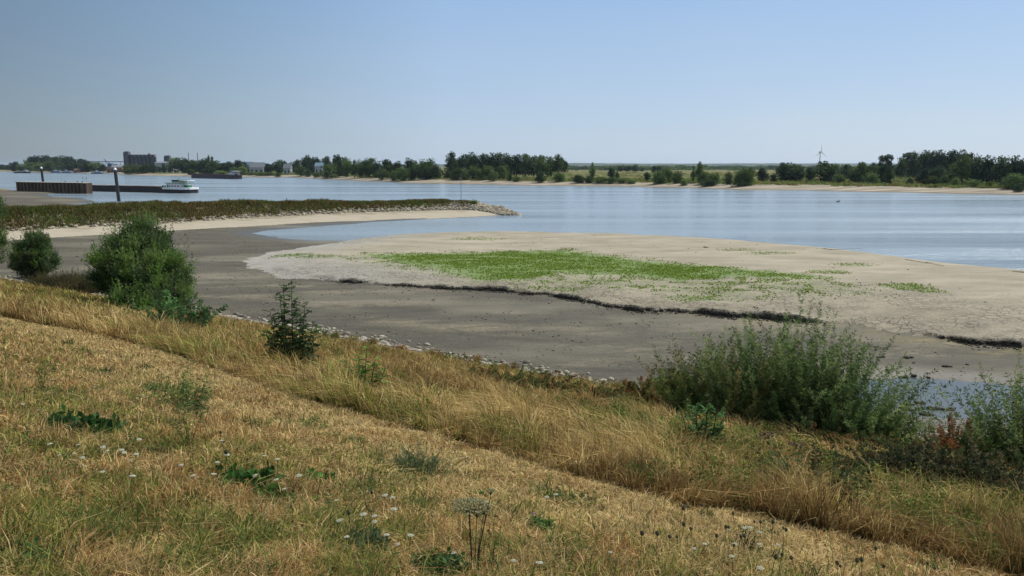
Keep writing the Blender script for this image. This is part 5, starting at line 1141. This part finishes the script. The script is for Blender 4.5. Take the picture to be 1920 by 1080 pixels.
small_boat(172, 193, 325.8, 'blue and white boat moored by the crane', 'w')

# ------------------------------------------------------------------ buildings, crane, masts, turbine
def at(px, back_): d = shore_d(px)+back_; return ray(px, 311)[0]*d, d
def zat(px, py, d): return EYE+ray(px, py)[1]*d
M_conc = paint('weathered_concrete', (.085, .09, .10), .9, .2, .15, .15)
def silos():
    x0, d = at(264, 210); x0 = ray(264, 311)[0]*d; L = 56/F*d; zb = hz(x0, d); o = thing('grain_silo', 'dark concrete grain silo building with a square tower and round bins', 'silo', (x0, d, zb-.3), math.atan2(-x0, d)*0)
    zt = zat(264, 289.5, d)-zb; m = MB(); n = 6; w_ = L*.80/n
    for i in range(n): m.tube((-L*.5+L*.17+w_*(i+.5), 0, 0), (-L*.5+L*.17+w_*(i+.5), 0, zt*.94), w_*.40, w_*.40, 18)
    m.build('bins', M_conc, o, smooth=False)
    m = MB(); m.box(-L*.5+L*.14, L*.5, w_*.05, w_*.6, 0, zt*.90); m.build('core', M_conc, o)
    m = MB(); m.box(-L*.5+L*.13, L*.51, -w_*.55, w_*.55, zt*.94, zt*1.0); m.build('roof_gallery', M_conc, o)
    t_ = zat(238, 283.5, d)-zb; m = MB(); m.box(-L*.5-.6, -L*.5+L*.15, -w_*.7, w_*.7, 0, t_*.96); m.box(-L*.5+.8, -L*.5+L*.13, -w_*.5, w_*.5, t_*.96, t_*1.0); m.build('elevator_tower', M_conc, o)
    m = MB(); m.box(L*.28, L*.33, -1.5, 1.5, zt, zt+1.8); m.build('roof_vent', M_conc, o)
    m = MB()
    for k in range(8): m.box(-L*.5+.8, -L*.5+1.9, -w_*.7-.06, -w_*.7+.02, t_*(.3+.08*k), t_*(.3+.08*k)+1.3)
    m.build('windows', M_glass, o)
silos()
def shed(px0, px1, ytop, back_, label, wall, roof, name='warehouse', cat='building', ybase=None, gable=.25, depth=18, doors=2):
    pc = (px0+px1)/2; d = shore_d(pc)+back_; x = ray(pc, 311)[0]*d; zb = hz(x, d); L = (px1-px0)/F*d; H_ = zat(pc, ytop, d)-zb
    o = thing(name, label, cat, (x, d, zb-.2)); hw = H_*(1-gable)
    m = MB(); m.box(-L/2, L/2, 0, depth, 0, hw); m.build('wall', wall, o)
    e = .5; m = MB(); m.add([(-L/2-e, -e, hw), (L/2+e, -e, hw), (L/2+e, depth+e, hw), (-L/2-e, depth+e, hw), (-L/2-e, depth/2, H_), (L/2+e, depth/2, H_)], [(0, 1, 5, 4), (2, 3, 4, 5), (0, 4, 3), (1, 2, 5), (0, 3, 2, 1)]); m.build('roof', roof, o)
    for k in range(doors):
        x0 = -L/2+L*(k+.5)/doors; m = MB(); m.box(x0-L*.09, x0+L*.09, -.08, .02, hw*.05, hw*.62); m.build('window', M_glass, o)
    return o
M_wall = paint('pale_wall', (.30, .33, .34), .8, .2, .06, .2); M_brick = paint('brick', (.25, .13, .10), .9, .2, .2, .5); M_roofg = paint('roof_grey', (.16, .18, .20), .8); M_roofr = paint('roof_red', (.14, .08, .06), .8); M_roofb = paint('roof_blue', (.12, .19, .25), .6)
shed(290, 323, 302.5, 230, 'pale warehouse right of the grain silo', M_wall, M_roofg, depth=30, gable=.12, doors=3)
def tower():
    d = shore_d(313)+260; x = ray(313, 311)[0]*d; zb = hz(x, d); o = thing('works_tower', 'dark block tower rising behind the pale warehouse', 'tower', (x, d, zb)); w_ = 10/F*d; H_ = zat(313, 291.5, d)-zb
    m = MB(); m.box(-w_/2, w_/2, 0, w_, 0, H_*.93); m.build('block', M_conc, o); m = MB(); m.box(-w_*.4, w_*.45, w_*.1, w_*.9, H_*.93, H_); m.build('roof_house', M_conc, o)
    m = MB(); m.tube((w_*.4, 2, H_), (w_*.4, 2, H_+3), .2, .1, 6); m.build('vent_pipe', M_metal, o); m = MB(); m.box(-w_*1.2, -w_*.52, 0, w_, 0, H_*.6); m.build('annex', M_wall, o)
    m = MB()
    for k in range(4): m.box(-w_*.35, w_*.35, -.05, .02, H_*(.3+.15*k), H_*(.3+.15*k)+1)
    m.build('windows', M_glass, o)
tower()
shed(468, 493, 304, 150, 'low pale house with grey roof right of the silo trees', M_wall, M_roofg, 'house', 'house', gable=.45, depth=14, doors=3)
shed(460, 472, 303, 170, 'blue roofed shed left of the low pale house', M_wall, M_roofb, 'shed', 'shed', gable=.4, depth=12, doors=1)
shed(531, 544, 306.5, 150, 'small pale house between trees behind the straw field', M_wall, M_roofg, 'house', 'house', gable=.45, depth=10, doors=2)
shed(590, 604, 304.5, 140, 'blue grey shed behind the shore grove', M_wall, M_roofb, 'shed', 'shed', gable=.3, depth=12, doors=2)
shed(200, 228, 309, 90, 'brown harbour building left of the silo bushes', M_brick, M_roofg, 'warehouse', 'building', gable=.3, depth=20, doors=4)
shed(137, 150, 316, 10, 'small brown quay building under the far left wood', M_brick, M_roofr, 'shed', 'shed', gable=.3, depth=12, doors=2)
def conveyor():
    d = shore_d(200)+150; xa = ray(150, 311)[0]*d; xb = ray(235, 311)[0]*d; z = zat(190, 303.3, d); o = thing('conveyor_bridge', 'long thin raised conveyor leading left from the grain silo', 'conveyor', ((xa+xb)/2, d, 0)); h = (xb-xa)/2
    m = MB(); m.box(-h, h, -1.2, 1.2, z-.6, z+.7); m.build('gallery', M_conc, o)
    for x in np.linspace(-h*.9, h*.8, 6): m = MB(); m.tube((x-1.2, 0, 2), (x, 0, z-.6), .3, .25, 6); m.tube((x+1.2, 0, 2), (x, 0, z-.6), .3, .25, 6); m.build('trestle', M_conc, o)
conveyor()
def crane():
    d = shore_d(203)+40; x = ray(205, 311)[0]*d; zb = hz(x, d); o = thing('harbour_crane', 'blue harbour crane with its jib raised to the left', 'crane', (x, d, zb-.2)); s = d/F; mt = paint('crane_blue', (.06, .09, .14), .6)
    m = MB()
    for a in (-3, 3):
        for b in (-3, 3): m.tube((a, b, 0), (a*.5, b*.5, 11), .4, .3, 6)
    m.box(-2.2, 2.2, -2.2, 2.2, 11, 12); m.build('portal', mt, o); m = MB(); m.box(-2.5, 4.5, -2, 2, 12, 16.5); m.build('cab', mt, o)
    tx = -9.5*s; tz = zat(196, 297.5, d)-zb; m = MB()
    for y in (-.8, .8): m.path([(-1, y, 13), (tx*.5, y*.6, 13+(tz-13)*.5), (tx, y*.2, tz)], .45, .2, 6); m.path([(1, y, 16.5), (tx*.5, y*.6, 14.5+(tz-13)*.55), (tx, y*.2, tz)], .3, .15, 6)
    for k in range(8): t = k/8; m.tube((-1+(tx+1)*t, -.6, 13+(tz-13)*t), (-1+(tx+1)*(t+.06), .6, 15+(tz-14)*t), .12, .12, 5)
    m.build('jib', mt, o); m = MB(); m.tube((tx, 0, tz), (tx, 0, 6), .07, .07, 5); m.build('cable', M_black, o)
crane()
for (px, yt, lb) in [(354.5, 286.5, 'left one of two thin dark chimneys above the trees right of the silo'), (371.3, 286.5, 'right one of two thin dark chimneys above the trees right of the silo')]:
    d = shore_d(px)+300; x = ray(px, 311)[0]*d; zb = hz(x, d); H_ = zat(px, yt, d)-zb; o = thing('chimney', lb, 'chimney', (x, d, zb)); m = MB(); m.tube((0, 0, 0), (0, 0, H_), .75, .45, 10); m.build('stack', M_conc, o); m = MB(); m.tube((0, 0, H_*.985), (0, 0, H_*1.0), .62, .62, 10); m.build('rim', M_black, o)
for (px, yt, lb) in [(1163, 304, 'leftmost thin distant mast on the horizon'), (1218, 307, 'middle thin distant mast on the horizon'), (1260, 306.5, 'rightmost thin distant mast left of the airy tree')]:
    d = 2600; x = ray(px, 311)[0]*d; H_ = zat(px, yt, d)-3; o = thing('radio_mast', lb, 'mast', (x, d, 3), 0, 'distant masts'); m = MB(); m.tube((0, 0, 0), (0, 0, H_), .9, .5, 6); m.build('lattice', M_metal, o); m = MB(); m.box(-1.6, 1.6, -.3, .3, H_*.8, H_*.83); m.build('crossarm', M_metal, o)
def turbine():
    d = 1500; x = ray(1535.5, 311)[0]*d; zb = 3; zh = zat(1538, 285.5, d)-zb; o = thing('wind_turbine', 'white wind turbine with three blades above the trees', 'wind turbine', (x, d, zb)); lx = 0; mt = paint('turbine_white', (.82, .83, .85), .5)
    m = MB(); m.tube((0, 0, 0), (1.5, 0, zh), 1.4, .8, 14); m.build('tower', mt, o); m = MB(); m.box(.0, 3.2, -3, 4.5, zh-1.4, zh+1.6); m.build('nacelle', mt, o); m = MB(); m.tube((1.6, -3, zh), (1.6, -5, zh), 1.3, .4, 12); hb = m.build('hub', mt, o)
    for a in (92, 212, -38):
        c, s = math.cos(R(a)), math.sin(R(a)); Lb = 14.5
        m = MB(); px_ = (-s, c); pts = []
        for t, wd in ((0, .4), (.15, .7), (.5, .42), (1, .1)): pts.append((1.6+c*Lb*t, zh+s*Lb*t, wd))
        vs = []
        for (bx, bz, wd) in pts:
            for yy in (-3.9, -4.15): vs += [(bx+px_[0]*wd, yy, bz+px_[1]*wd), (bx-px_[0]*wd, yy, bz-px_[1]*wd)]
        fs = []
        for k in range(3):
            b = k*4; fs += [(b, b+1, b+5, b+4), (b+2, b+6, b+7, b+3), (b, b+4, b+6, b+2), (b+1, b+3, b+7, b+5)]
        m.add(vs, fs); m.build('blade', mt, o)
turbine()
# small beacon on the far beach and a dark bird-like buoy on the water
d = shore_d(863)+14; x = ray(864, 311)[0]*d; o = thing('beacon', 'small red brown beacon post on the far beach behind the mast', 'beacon', (x, d, hz(x, d))); m = MB(); m.tube((0, 0, 0), (0, 0, 5.5), .18, .12, 8); m.build('post', M_red, o); m = MB(); m.add([(-1, 0, 4.3), (1, 0, 4.3), (0, 0, 6.2), (-1, .15, 4.3), (1, .15, 4.3), (0, .15, 6.2)], [(0, 1, 2), (5, 4, 3), (0, 3, 4, 1), (1, 4, 5, 2), (2, 5, 3, 0)]); m.build('topmark', M_red, o)
g = G(1571, 378.5); o = thing('duck', 'small dark bird floating on the river at the right', 'bird', (g[0], g[1], 0)); m = bmesh.new(); bmesh.ops.create_icosphere(m, subdivisions=2, radius=1.); 
for v in m.verts: v.co = Vector((v.co.x*.65*(1-.25*v.co.z), v.co.y*.3, v.co.z*.26+.12+.18*max(0, -v.co.x-.5)))
bmesh.ops.create_icosphere(m, subdivisions=2, radius=.17, matrix=Matrix.Translation((.55, 0, .52))); me = bpy.data.meshes.new('body'); m.to_mesh(me); m.free(); link('body', me, M_black, o)
m = MB(); m.tube((.5, 0, .15), (.55, 0, .5), .12, .09, 8); m.build('neck', M_black, o); m = MB(); m.tube((.68, 0, .52), (.86, 0, .49), .05, .02, 6); m.build('bill', M_red, o)
# dead branch lying by the tall grass
p = P(1370, 935); o = thing('dead_branch', 'bare pale dead branch lying at the border of the tall grass', 'branch', (p.x, p.y, p.z+.12)); m = MB(); m.path([(-.35, .1, 0), (0, 0, .02), (.3, -.02, .06)], .008, .004, 5); m.build('stick', paint('dry_wood', (.42, .36, .28), .8), o)
m = MB(); m.path([(0, 0, .02), (.1, .08, .08)], .004, .002, 5); m.build('twig', paint('dry_wood2', (.42, .36, .28), .8), o)

# ------------------------------------------------------------------ air
def haze():
    m = MB(); m.box(-13500, 13500, -900, 19500, -4, 72); t = NT('haze_air'); v = t.n('ShaderNodeVolumePrincipled'); v.inputs['Color'].default_value = (.62, .78, 1, 1); v.inputs['Density'].default_value = 3.2e-5; v.inputs['Anisotropy'].default_value = .3
    t.l(v.outputs[0], t.out.inputs['Volume']); o = m.build('haze', t.m); tag(o, 'thin blue haze over the river and fields', 'haze', kind='stuff')
haze()
